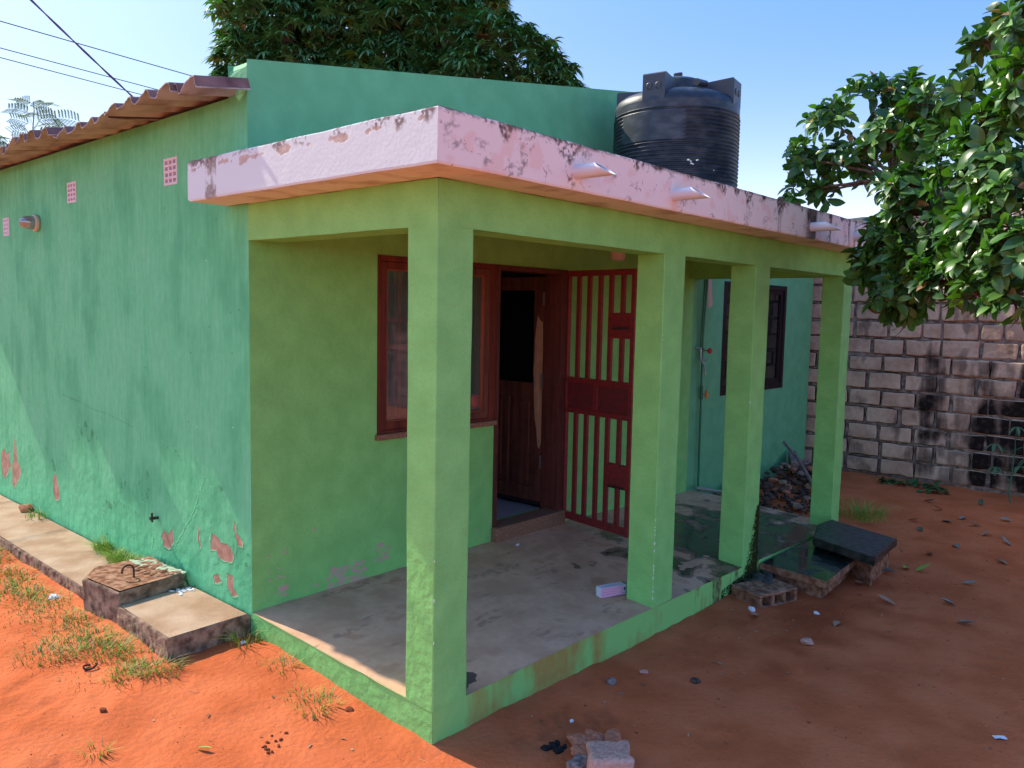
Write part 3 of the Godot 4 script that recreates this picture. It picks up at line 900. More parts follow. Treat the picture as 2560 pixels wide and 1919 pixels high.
	for s in 8:
		mb = MB.new()
		var wd := 0.27 if s == 0 else (0.88 if s < 7 else 0.60)
		var x_end := -0.006 if s == 0 else 4.58
		var n := 60
		var slope := 0.163
		var x0: float = -over[s]
		var dy := 0.014 * rng.randf_range(-1, 1)
		for side in 2:
			var at := mb.v.size()
			var ai := mb.i.size()
			for r in 6:
				var x := lerpf(x0, x_end, r / 5.0) if r != 1 else x0 + 0.02
				if r == 0: x = x0
				for q in n + 1:
					var d := float(q) / n
					var zz := z - d * wd if side == 0 else z - (1.0 - d) * wd
					var ph := fposmod((z - zz) / 0.215, 1.0)
					var rib := int(floor((z - zz) / 0.215)) + s * 4
					var odd := 0.5 + 0.5 * sin(rib * 12.9898 + 1.3)
					var prof := (0.034 + 0.022 * odd) * (smoothstep(0.0, 0.16, ph) - smoothstep(0.30, 0.97, ph)) + 0.006 * sin(ph * TAU)
					var sag := 0.010 * wob.get_noise_2d(zz * 1.4, x * 0.6)
					var y := 3.066 + slope * maxf(x, -0.5) + prof + sag + dy + (0.007 if side == 0 else 0.0) + 0.006 * (s % 2)
					mb.vert(Vector3(x + (0.014 * wob.get_noise_1d(zz * 9.0) + 0.035 * (sin(rib * 7.1) * 0.5)) * (1.0 if r <= 1 else 0.0), y, zz), Vector3.UP)
			if side == 0:
				for r in 5:
					for q in n:
						var k := at + r * (n + 1) + q
						mb.i.append_array([k, k + 1, k + n + 2, k, k + n + 2, k + n + 1])
			else: 
				for r in 5:
					for q in n:
						var k := at + r * (n + 1) + q
						mb.i.append_array([k, k + 1, k + n + 2, k, k + n + 2, k + n + 1])
			mb.smooth_from(at, ai)
			for k in range(at, mb.v.size()):
				if (mb.n[k].y > 0) != (side == 0): mb.n[k] = -mb.n[k]
		var half := mb.v.size() / 2
		var under := MB.new()
		for k in range(half, mb.v.size()): under.vert(mb.v[k], mb.n[k])
		var cut := mb.i.size() / 2
		for k in range(cut, mb.i.size()): under.i.append(mb.i[k] - half)
		for q in n:   # sawn edge at the eave
			under.quad(mb.v[q + 1], mb.v[q], mb.v[half + n - q], mb.v[half + n - q - 1])
		for e in [0, n]:
			for r in 5:
				var k: int = r * (n + 1) + e
				var k2: int = half + r * (n + 1) + (n - e)
				if e == 0: under.quad(mb.v[k], mb.v[k + n + 1], mb.v[k2 + n + 1], mb.v[k2])
				else: under.quad(mb.v[k + n + 1], mb.v[k], mb.v[k2], mb.v[k2 + n + 1])
		mb.i.resize(cut)
		var sheet := mb.mesh()
		under.add_to(sheet)
		part("roof_sheet", sheet, [M.roof_top, M.roof_under], house)
		z -= wd - 0.02
	mb = MB.new()
	box(mb, Vector3(4.64, 3.06, -7.44), Vector3(7.905, 3.14, -1.70))
	part("flat_roof", mb, M.concrete_side, house)
	mb = MB.new()   # closes the gap over the wall under the sheets
	box(mb, Vector3(0.03, 3.061, -7.40), Vector3(0.15, 3.074, -1.70))
	part("wall_plate", mb, M.rubble_dark, house)
	# ---- porch: plinth and floor
	mb = MB.new()
	var cols := 42
	for rw in 2:
		for q in cols + 1:
			var x := 4.97 * q / cols
			mb.vert(Vector3(x, floor_y(x, 0) - 0.004 if rw else -0.25, -0.002 + 0.0065 * wob.get_noise_3dv(Vector3(x, floor_y(x, 0), 0) * 1.3)), Vector3.BACK, Vector2(x / 5.0, 0.02 if rw else 1.0))
	mb.grid(2, cols + 1, 0)
	part("porch_plinth", mb, M.plinth_paint, house)
	mb = MB.new()
	for rw in 2:
		for q in 21:
			var zz := -1.5 + 1.5 * q / 20
			mb.vert(Vector3(0.002 - 0.0065 * wob.get_noise_3dv(Vector3(0, floor_y(0, zz), zz) * 1.3), floor_y(0, zz) - 0.004 if rw else -0.25, zz), Vector3.LEFT, Vector2(zz, rw))
	mb.grid(2, 21, 0)
	part("porch_plinth", mb, M.green_paint, house)
	mb = MB.new()
	mb.quad(Vector3(4.97, -0.25, 0), Vector3(4.97, -0.25, -1.5), Vector3(4.97, floor_y(4.97, -1.5) - 0.004, -1.5), Vector3(4.97, floor_y(4.97, 0) - 0.004, 0))
	part("porch_plinth", mb, M.green_paint, house)
	mb = MB.new()
	for r in 13:
		for q in 43:
			var x := 4.97 * q / 42
			var zz := -1.5 * r / 12
			var e := 0.012 * wob.get_noise_2d(x * 5.0, zz * 5.0 + 30.0)
			var px := x + (e * 0.4 - 0.001 if q == 0 else 0.0)
			var pz := zz + (e * 0.4 + 0.001 if r == 0 else 0.0)
			var drop := 0.006 if (q == 0 or r == 0) else 0.0
			mb.vert(Vector3(px, floor_y(x, zz) + e * 0.4 - drop, pz), Vector3.UP, Vector2(x / 5.0, (zz + 1.5) / 1.5))
	mb.grid(13, 43, 0)
	mb.smooth_from(0, 0)
	part("porch_floor", mb, M.porch_concrete, house)
	# ---- columns: corner pillar, two middle ones, end one
	for c in [[0.0, 0.21, 0.186], [1.812, 0.232, 0.19], [3.03, 0.231, 0.19], [4.76, 0.1865, 0.19]]:
		mb = MB.new()
		rbox(mb, Vector3(c[0], floor_y(c[0], 0) - 0.006, -c[2]), Vector3(c[0] + c[1], BEAM_Y, 0.0), Vector3(0.006, 0, 0.006), 0.09, 0.0065, Transform3D(), 1.3)
		var col := part("column", mb, M.green_paint, house)
		if c[0] == 1.812: tag(col, "second pillar, its inner edge chipped to white plaster")
		if c[0] == 3.03: tag(col, "third pillar with black moss on its foot")
		# flakes along the arris
		mb = MB.new()
		var cnt := 26 if c[0] == 1.812 else (5 if c[0] == 0.0 else 3)
		for k in cnt:
			var y := rng.randf_range(0.18, 0.95) if k % 4 else rng.randf_range(0.2, 2.0)
			rock(mb, Vector3(0.006, rng.randf_range(0.008, 0.022), 0.006), 4, Transform3D(Basis(), Vector3(c[0] + 0.0035, y, -0.0025)), 0.03, 6)
		tag(part("chipped_edge", mb, M.white_spatter, col), "", "", "", "stuff")
	# moss and dirt crust at the foot of the third column
	mb = MB.new()
	for k in 2600:
		var high := pow(rng.randf(), 1.7) * 0.50
		var wdt := 0.235 * (1.0 - high / 0.62)
		var x := 3.03 + 0.229 - rng.randf() * rng.randf() * wdt
		rock(mb, Vector3(rng.randf_range(0.003, 0.007), rng.randf_range(0.004, 0.016), 0.003), 3, Transform3D(Basis(), Vector3(x, floor_y(3.2, 0) - 0.08 + high, 0.0045)), 0.03, 4)
	for k in 700:
		var x := 3.26 - pow(rng.randf(), 1.6) * 0.55
		rock(mb, Vector3(rng.randf_range(0.004, 0.012), rng.randf_range(0.004, 0.016), 0.004), 3, Transform3D(Basis(), Vector3(x, -0.04 + rng.randf() * 0.14 * (1.0 - (3.26 - x)), 0.003)), 0.03, 4)
	var mo := part("moss", mb, mat("moss", lin(0.035, 0.04, 0.014), 1.0, 0.1), house)
	tag(mo, "", "", "", "stuff")
	# ---- beam running round the porch: left side, front and right end in one cast
	var bs := MB.new()
	prism(bs, bs, PackedVector2Array([Vector2(4.95, 0.0), Vector2(0.0, 0.0), Vector2(0.0, -1.498), Vector2(0.186, -1.498), Vector2(0.186, -0.186), Vector2(4.76, -0.186), Vector2(4.76, -1.498), Vector2(4.95, -1.498)]), BEAM_Y, SOFFIT_Y, 0.002, 0.09, 0.0065)
	part("porch_beam", bs, M.green_paint, house)
	# ---- porch roof slab
	var side := MB.new()
	var cap := MB.new()
	prism(side, cap, PackedVector2Array([Vector2(5.1, 0.243), Vector2(-0.2316, 0.243), Vector2(-0.2316, -1.712), Vector2(-0.001, -1.712), Vector2(-0.001, -1.4995), Vector2(5.1, -1.4995)]), SOFFIT_Y + 0.001, SLAB_Y, 0.009, 0.045, 0.006)
	var sm := side.mesh()
	cap.add_to(sm)
	part("porch_roof", sm, [M.fascia, M.ceiling_white], house)
	# drain spouts: pvc tubes cut at a slant
	for x in [0.623, 1.479, 3.359, 4.228]:
		mb = MB.new()
		var n := 20
		for inner in 2:
			var r := 0.033 if inner == 0 else 0.029
			var at := mb.v.size()
			for e in 2:
				for q in n + 1:
					var w := TAU * q / n * (1.0 if inner == 0 else -1.0)
					var zz := 0.22 if e == 0 else 0.40 - r * sin(w) * 1.7
					mb.vert(Vector3(x + r * cos(w), 2.56 + r * sin(w), zz), Vector3(cos(w), sin(w), 0) * (1.0 if inner == 0 else -1.0))
			mb.grid(2, n + 1, at)
		for q in n:
			var w := TAU * q / n
			var w2 := TAU * (q + 1) / n
			var pts := []
			for c in [[0.033, w], [0.033, w2], [0.029, w2], [0.029, w]]:
				pts.append(Vector3(x + c[0] * cos(c[1]), 2.56 + c[0] * sin(c[1]), 0.40 - c[0] * sin(c[1]) * 1.7))
			mb.quad(pts[0], pts[1], pts[2], pts[3])
		part("drain_spout", mb, M.pvc_pipe, house)
	build_window_and_door()
	build_gate()
	# ---- lamps: bulkhead on the left wall, round one on the porch ceiling
	mb = MB.new()
	var tf := Transform3D(Basis(Vector3.BACK, PI / 2), Vector3(0, 2.555, -4.70))
	lathe(mb, [Vector2(0.0, 0.0), Vector2(0.068, 0.0), Vector2(0.068, 0.028), Vector2(0.058, 0.036), Vector2(0.0, 0.036)], 20, Vector3.ZERO, tf)
	var wl := part("wall_lamp", mb, M.lamp_base, house)
	mb = MB.new()
	lathe(mb, [Vector2(0.054, 0.036), Vector2(0.054, 0.065), Vector2(0.046, 0.10), Vector2(0.030, 0.125), Vector2(0.0, 0.135)], 20, Vector3.ZERO, tf)
	part("lamp_cover", mb, M.lamp_glass, wl)
	mb = MB.new()
	lathe(mb, [Vector2(0.0, -0.135), Vector2(0.045, -0.133), Vector2(0.058, -0.118), Vector2(0.060, -0.05), Vector2(0.064, -0.04), Vector2(0.064, 0.0)], 20, Vector3(3.03, SOFFIT_Y, -1.17))
	part("ceiling_lamp", mb, mat("lamp_pink", lin(0.68, 0.56, 0.55), 0.4), house)
	build_plumbing()

func bar(mb: MB, x0: float, x1: float, y0: float, y1: float, z0: float, z1: float, b := 0.003) -> void:
	rbox(mb, Vector3(x0, y0, z0), Vector3(x1, y1, z1), Vector3(b, b, b), 0.5)

func build_window_and_door() -> void:
	# ---- timber window left of the door: outer frame, three casements, steel bars and a curtain behind
	var mb := MB.new()
	bar(mb, 0.885, 0.912, 1.135, 2.262, -1.60, -1.488)
	bar(mb, 1.905, 1.972, 1.135, 2.262, -1.60, -1.488)
	bar(mb, 0.912, 1.905, 2.225, 2.262, -1.60, -1.489)
	bar(mb, 0.912, 1.905, 1.135, 1.155, -1.60, -1.489)
	for x in [1.235, 1.565]: bar(mb, x, x + 0.025, 1.155, 2.225, -1.60, -1.49)
	var win := part("window", mb, M.red_wood, house)
	tag(win, "red timber casement window left of the door")
	for s in [[0.912, 1.235], [1.26, 1.565], [1.59, 1.905]]:
		mb = MB.new()
		bar(mb, s[0] + 0.002, s[0] + 0.044, 1.157, 2.223, -1.545, -1.492)
		bar(mb, s[1] - 0.044, s[1] - 0.002, 1.157, 2.223, -1.545, -1.492)
		bar(mb, s[0] + 0.044, s[1] - 0.044, 2.178, 2.223, -1.545, -1.493)
		bar(mb, s[0] + 0.044, s[1] - 0.044, 1.157, 1.205, -1.545, -1.493)
		part("casement", mb, M.worn_wood if s[0] > 1.5 else M.red_wood, win)
		mb = MB.new()   # bead round the glass, paler wood
		for q in [[s[0] + 0.044, s[0] + 0.054, 1.205, 2.178], [s[1] - 0.054, s[1] - 0.044, 1.205, 2.178]]: bar(mb, q[0], q[1], q[2], q[3], -1.53, -1.503, 0.002)
		bar(mb, s[0] + 0.054, s[1] - 0.054, 2.168, 2.178, -1.53, -1.503, 0.002)
		bar(mb, s[0] + 0.054, s[1] - 0.054, 1.205, 1.215, -1.53, -1.503, 0.002)
		part("glazing_bead", mb, M.light_wood, win)
		mb = MB.new()
		box(mb, Vector3(s[0] + 0.05, 1.21, -1.522), Vector3(s[1] - 0.05, 2.172, -1.518))
		part("pane", mb, M.glass, win)
	mb = MB.new()
	for k in 9: bar(mb, 0.94 + k * 0.112, 0.968 + k * 0.112, 1.15, 2.25, -1.655, -1.63, 0.002)
	for y in [1.18, 2.2]: bar(mb, 0.9, 1.96, y, y + 0.03, -1.627, -1.62, 0.002)
	for y in [1.66, 1.84]: bar(mb, 1.05, 1.25, y, y + 0.03, -1.627, -1.62, 0.002)
	part("window_bars", mb, M.red_steel_worn, win)
	mb = MB.new()
	var n := 60
	for r in 2:
		for q in n + 1:
			var x := 0.86 + 0.62 * q / n
			mb.vert(Vector3(x, 1.0 + 1.4 * r, -1.74 + 0.022 * sin(x * 62.0) + 0.01 * sin(x * 23.0)), Vector3.BACK)
	mb.grid(2, n + 1, 0)
	mb.smooth_from(0, 0)
	part("curtain", mb, M.curtain, win)
	mb = MB.new()
	bar(mb, 0.868, 1.972, 1.098, 1.134, -1.55, -1.462, 0.006)
	part("sill", mb, M.step_concrete, win)
	# ---- door frame, step and the leaf standing open inwards
	mb = MB.new()
	bar(mb, 1.976, 2.012, 0.30, 2.262, -1.62, -1.486)
	bar(mb, 2.728, 2.80, 0.30, 2.262, -1.66, -1.486)
	bar(mb, 2.012, 2.728, 2.224, 2.262, -1.62, -1.487)
	part("door_frame", mb, M.jamb_wood, house)
	mb = MB.new()
	rbox(mb, Vector3(1.965, 0.17, -1.62), Vector3(2.80, 0.325, -1.44), Vector3(0.012, 0.012, 0.012), 0.06, 0.006)
	part("door_step", mb, M.step_concrete, house)
	var leaf := Transform3D(Basis(Vector3.UP, PI / 2 + 0.03), Vector3(2.775, 0, -1.675))
	# leaf's own x runs from the hinge into the room, its z faces the opening... turned below
	var L := func(x0: float, x1: float, y0: float, y1: float, d0: float, d1: float, m2: MB, b := 0.004): rbox(m2, Vector3(x0, y0, d0), Vector3(x1, y1, d1), Vector3(b, b, b), 0.4, 0.0, leaf)
	mb = MB.new()
	L.call(0.0, 0.115, 0.335, 2.21, -0.02, 0.02, mb)
	L.call(0.675, 0.79, 0.335, 2.21, -0.02, 0.02, mb)
	L.call(0.115, 0.675, 2.10, 2.21, -0.02, 0.02, mb)
	L.call(0.115, 0.675, 1.22, 1.335, -0.02, 0.02, mb)
	L.call(0.115, 0.675, 0.335, 0.47, -0.02, 0.02, mb)
	L.call(0.37, 0.42, 0.47, 1.22, -0.019, 0.019, mb)
	var door := part("door", mb, M.worn_wood, house)
	tag(door, "worn brown timber door standing open, glazed above two panels")
	for q in [[0.115, 0.37], [0.42, 0.675]]:
		mb = MB.new()
		L.call(q[0], q[1], 0.47, 1.22, -0.006, 0.006, mb)
		L.call(q[0] + 0.035, q[1] - 0.035, 0.51, 1.18, -0.014, 0.014, mb, 0.008)
		part("door_panel", mb, M.worn_wood, door)
	mb = MB.new()
	L.call(0.115, 0.675, 1.335, 2.10, -0.003, 0.003, mb, 0.001)
	part("pane", mb, M.dark_glass, door)
	mb = MB.new()   # bare strip on the hinge stile where the varnish is gone
	var poly := PackedVector2Array()
	for q in [[0.012, 0.86], [0.03, 0.80], [0.05, 0.82], [0.062, 0.95], [0.085, 1.05], [0.095, 1.2], [0.10, 1.38], [0.108, 1.45], [0.10, 1.52], [0.098, 1.7], [0.085, 1.82], [0.075, 1.90], [0.05, 1.86], [0.02, 1.84], [0.012, 1.6], [0.014, 1.2]]: poly.append(Vector2(q[0], q[1]))
	for s in [1.0, -1.0]:
		var k0 := mb.v.size()
		for p in poly: mb.vert(leaf * Vector3(p.x, p.y, 0.0212 * s), leaf.basis * Vector3(0, 0, s))
		add_fan(mb, k0, Geometry2D.triangulate_polygon(poly))
	part("bare_patch", mb, M.bare_wood, door)
	for y in [0.70, 1.36, 2.03]:
		mb = MB.new()
		tube(mb, [Vector3(2.752, y - 0.06, -1.648), Vector3(2.752, y + 0.06, -1.648)], [0.007], 8)
		box(mb, Vector3(2.705, y - 0.055, -1.664), Vector3(2.752, y + 0.055, -1.6615))
		box(mb, Vector3(2.7525, y - 0.055, -1.70), Vector3(2.7545, y + 0.055, -1.652))
		part("hinge", mb, M.hinge_steel, door)
	mb = MB.new()
	tube(mb, [leaf * Vector3(-0.0, 0.335, 0.0), leaf * Vector3(0.80, 0.335, 0.0)], [0.028], 10)
	part("draught_roll", mb, M.rubber, door)
	# ---- right window: dark frame, two sashes
	mb = MB.new()
	for q in [[5.5, 5.56, 1.08, 2.285], [7.04, 7.1, 1.08, 2.285], [5.56, 7.04, 2.23, 2.285], [5.56, 7.04, 1.08, 1.13], [6.27, 6.33, 1.13, 2.23]]: bar(mb, q[0], q[1], q[2], q[3], -1.58, -1.495)
	var w2 := part("window", mb, M.dark_frame, house)
	tag(w2, "dark framed window beyond the porch")
	for s in [[5.56, 6.27], [6.33, 7.04]]:
		mb = MB.new()
		for q in [[s[0], s[0] + 0.05, 1.13, 2.23], [s[1] - 0.05, s[1], 1.13, 2.23], [s[0] + 0.05, s[1] - 0.05, 2.18, 2.23], [s[0] + 0.05, s[1] - 0.05, 1.13, 1.18]]: bar(mb, q[0], q[1], q[2], q[3], -1.56, -1.515)
		part("sash", mb, M.dark_frame, w2)
		mb = MB.new()
		box(mb, Vector3(s[0] + 0.045, 1.175, -1.54), Vector3(s[1] - 0.045, 2.185, -1.535))
		part("pane", mb, M.dark_glass, w2)
	mb = MB.new()
	for k in 11: bar(mb, 5.6 + k * 0.135, 5.62 + k * 0.135, 1.1, 2.27, -1.65, -1.63, 0.002)
	for y in [1.4, 1.7, 2.0]: bar(mb, 5.52, 7.08, y, y + 0.02, -1.66, -1.652, 0.002)
	part("window_bars", mb, M.dark_steel, w2)

# triangles over flat vertices, turned to face along their normal
func add_fan(mb: MB, k0: int, tri: PackedInt32Array) -> void:
	for k in range(0, tri.size(), 3):
		var a := k0 + tri[k]; var b := k0 + tri[k + 1]; var d := k0 + tri[k + 2]
		if (mb.v[d] - mb.v[a]).cross(mb.v[b] - mb.v[a]).dot(mb.n[a]) > 0.0: mb.i.append_array([a, b, d])
		else: mb.i.append_array([a, d, b])

func build_gate() -> void:
	# steel gate swung out from the right door jamb; s runs along it from hinge to free edge
	var h := Vector2(2.82, -1.47)
	var dir := Vector2(-0.12, 0.77).normalized()
	var tf := Transform3D(Basis(Vector3(dir.x, 0, dir.y), Vector3.UP, Vector3(dir.x, 0, dir.y).cross(Vector3.UP)), Vector3(h.x, 0, h.y))
	var B := func(mb: MB, s0: float, s1: float, y0: float, y1: float, d0 := -0.016, d1 := 0.016, b := 0.003): rbox(mb, Vector3(s0, y0, d0), Vector3(s1, y1, d1), Vector3(b, b, b), 0.6, 0.0, tf)
	var mb := MB.new()
	B.call(mb, -0.042, 0.002, 0.25, 2.257)
	B.call(mb, 0.668, 0.708, 0.245, 2.257)
	B.call(mb, 0.002, 0.668, 2.212, 2.257, -0.0155, 0.0155)
	B.call(mb, 0.002, 0.668, 0.25, 0.31, -0.0155, 0.0155)
	B.call(mb, 0.002, 0.668, 1.37, 1.41, -0.0155, 0.0155)
	B.call(mb, 0.002, 0.668, 1.13, 1.17, -0.0155, 0.0155)
	B.call(mb, 0.30, 0.345, 1.17, 1.37, -0.0155, 0.0155)
	var gate := part("security_gate", mb, M.red_steel, house)
	tag(gate, "dark red barred steel gate swung open beside the door")
	for q in [[0.002, 0.30], [0.345, 0.668]]:
		mb = MB.new()
		B.call(mb, q[0], q[1], 1.17, 1.37, -0.004, 0.004, 0.001)
		part("sheet_panel", mb, M.red_steel_worn, gate)
	for lower in 2:
		for s in [0.084, 0.20, 0.32, 0.434, 0.556]:
			mb = MB.new()
			if lower: B.call(mb, s, s + 0.040, 0.31, 1.13, -0.012, 0.012)
			else: B.call(mb, s, s + 0.040, 1.41, 2.212, -0.012, 0.012)
			part("bar", mb, M.red_steel, gate)
	for y in [0.42, 1.28, 2.08]:   # hinge knuckles welded to the jamb side
		mb = MB.new()
		tube(mb, [tf * Vector3(-0.052, y - 0.045, 0.0), tf * Vector3(-0.052, y + 0.045, 0.0)], [0.013], 10)
		part("hinge", mb, M.red_steel_worn, gate)
	for y in [[1.737, 1.93], [0.60, 0.785]]:
		mb = MB.new()
		B.call(mb, 0.452, 0.68, y[0], y[1], 0.013, 0.017, 0.001)
		B.call(mb, 0.452, 0.68, y[0], y[1], -0.017, -0.013, 0.001)
		part("lock_plate", mb, M.red_steel, gate)
		mb = MB.new()
		var yy: float = y[0] + 0.075 if y[0] > 1.0 else y[0] + 0.01
		for d in [-0.03, 0.03]: tube(mb, [tf * Vector3(0.50, yy, d), tf * Vector3(0.665, yy + 0.004, d)], [0.008], 8)
		part("slide_bolt", mb, M.dark_steel, gate)
	for d in [-0.036]:
		mb = MB.new()
		var pts := []
		for k in 9: pts.append(tf * Vector3(0.552 + 0.017 * cos(PI * k / 8), 1.80 + 0.022 * sin(PI * k / 8), d - 0.006))
		pts.push_front(tf * Vector3(0.569, 1.765, d - 0.006)); pts.append(tf * Vector3(0.535, 1.765, d - 0.006))
		tube(mb, pts, [0.004], 8)
		var pad := part("padlock", mb, M.hinge_steel, gate)
		mb = MB.new()
		rbox(mb, Vector3(0.528, 1.728, d - 0.017), Vector3(0.576, 1.768, d + 0.004), Vector3(0.004, 0.004, 0.004), 0.1, 0.0, tf)
		part("padlock_body", mb, M.brass, gate)

func build_plumbing() -> void:
	var mb := MB.new()
	tube(mb, [Vector3(4.975, 2.30, -1.44), Vector3(4.975, 1.60, -1.462)], [0.011], 8)
	tube(mb, [Vector3(5.08, 2.9, -1.462), Vector3(5.06, 2.30, -1.462), Vector3(5.01, 1.70, -1.462)], [0.012], 8)
	tube(mb, [Vector3(5.01, 1.75, -1.463), Vector3(5.03, 0.9, -1.463), Vector3(5.04, 0.02, -1.462)], [0.011], 8)
	tube(mb, [Vector3(4.97, 1.60, -1.458), Vector3(5.01, 1.585, -1.455)], [0.016], 8)
	tube(mb, [Vector3(5.025, 1.22, -1.462), Vector3(5.03, 1.08, -1.462)], [0.018], 8)
	var pipe := part("water_pipe", mb, M.green_pipe, house)
	mb = MB.new()
	tube(mb, [Vector3(4.97, 1.59, -1.46), Vector3(4.965, 1.47, -1.45), Vector3(4.95, 1.42, -1.40), Vector3(4.95, 1.33, -1.385)], [0.014, 0.014, 0.013, 0.010], 8)
	tube(mb, [Vector3(4.86, 1.592, -1.452), Vector3(5.0, 1.592, -1.452)], [0.008], 8)
	tube(mb, [Vector3(4.90, 1.47, -1.42), Vector3(5.04, 1.478, -1.42)], [0.009], 8)
	part("tap", mb, M.hinge_steel, pipe)
	mb = MB.new()
	lathe(mb, [Vector2(0.0, -0.012), Vector2(0.026, -0.012), Vector2(0.03, 0.0), Vector2(0.026, 0.012), Vector2(0.0, 0.012)], 12, Vector3.ZERO, Transform3D(Basis(Vector3.RIGHT, PI / 2), Vector3(5.055, 1.565, -1.40)))
	tube(mb, [Vector3(5.03, 1.57, -1.455), Vector3(5.055, 1.565, -1.40)], [0.006], 6)
	part("valve_wheel", mb, M.red_knob, pipe)
	mb = MB.new()
	rbox(mb, Vector3(5.035, 1.12, -1.43), Vector3(5.095, 1.142, -1.41), Vector3(0.005, 0.005, 0.005), 0.1)
	rbox(mb, Vector3(5.05, 1.085, -1.432), Vector3(5.068, 1.18, -1.412), Vector3(0.005, 0.005, 0.005), 0.1)
	tube(mb, [Vector3(5.03, 1.13, -1.46), Vector3(5.06, 1.13, -1.42)], [0.007], 6)
	part("valve_handle", mb, M.orange_knob, pipe)
	# stub of a tap low on the left wall, its thin shadow falls on the plaster
	mb = MB.new()
	tube(mb, [Vector3(0.02, 0.535, -2.66), Vector3(-0.055, 0.54, -2.66)], [0.011], 8)
	tube(mb, [Vector3(-0.04, 0.515, -2.66), Vector3(-0.04, 0.575, -2.66)], [0.007], 6)
	part("pipe_stub", mb, M.dark_steel, house)
	mb = MB.new()
	tube(mb, [Vector3(4.87, 0.20, -1.38), Vector3(5.2, 0.12, -1.36), Vector3(5.6, 0.045, -1.34)], [0.016], 8)
	solo("waste_pipe", mb, M.gray_pipe, "short gray pipe lying at the foot of the tap pipe", "pipe")

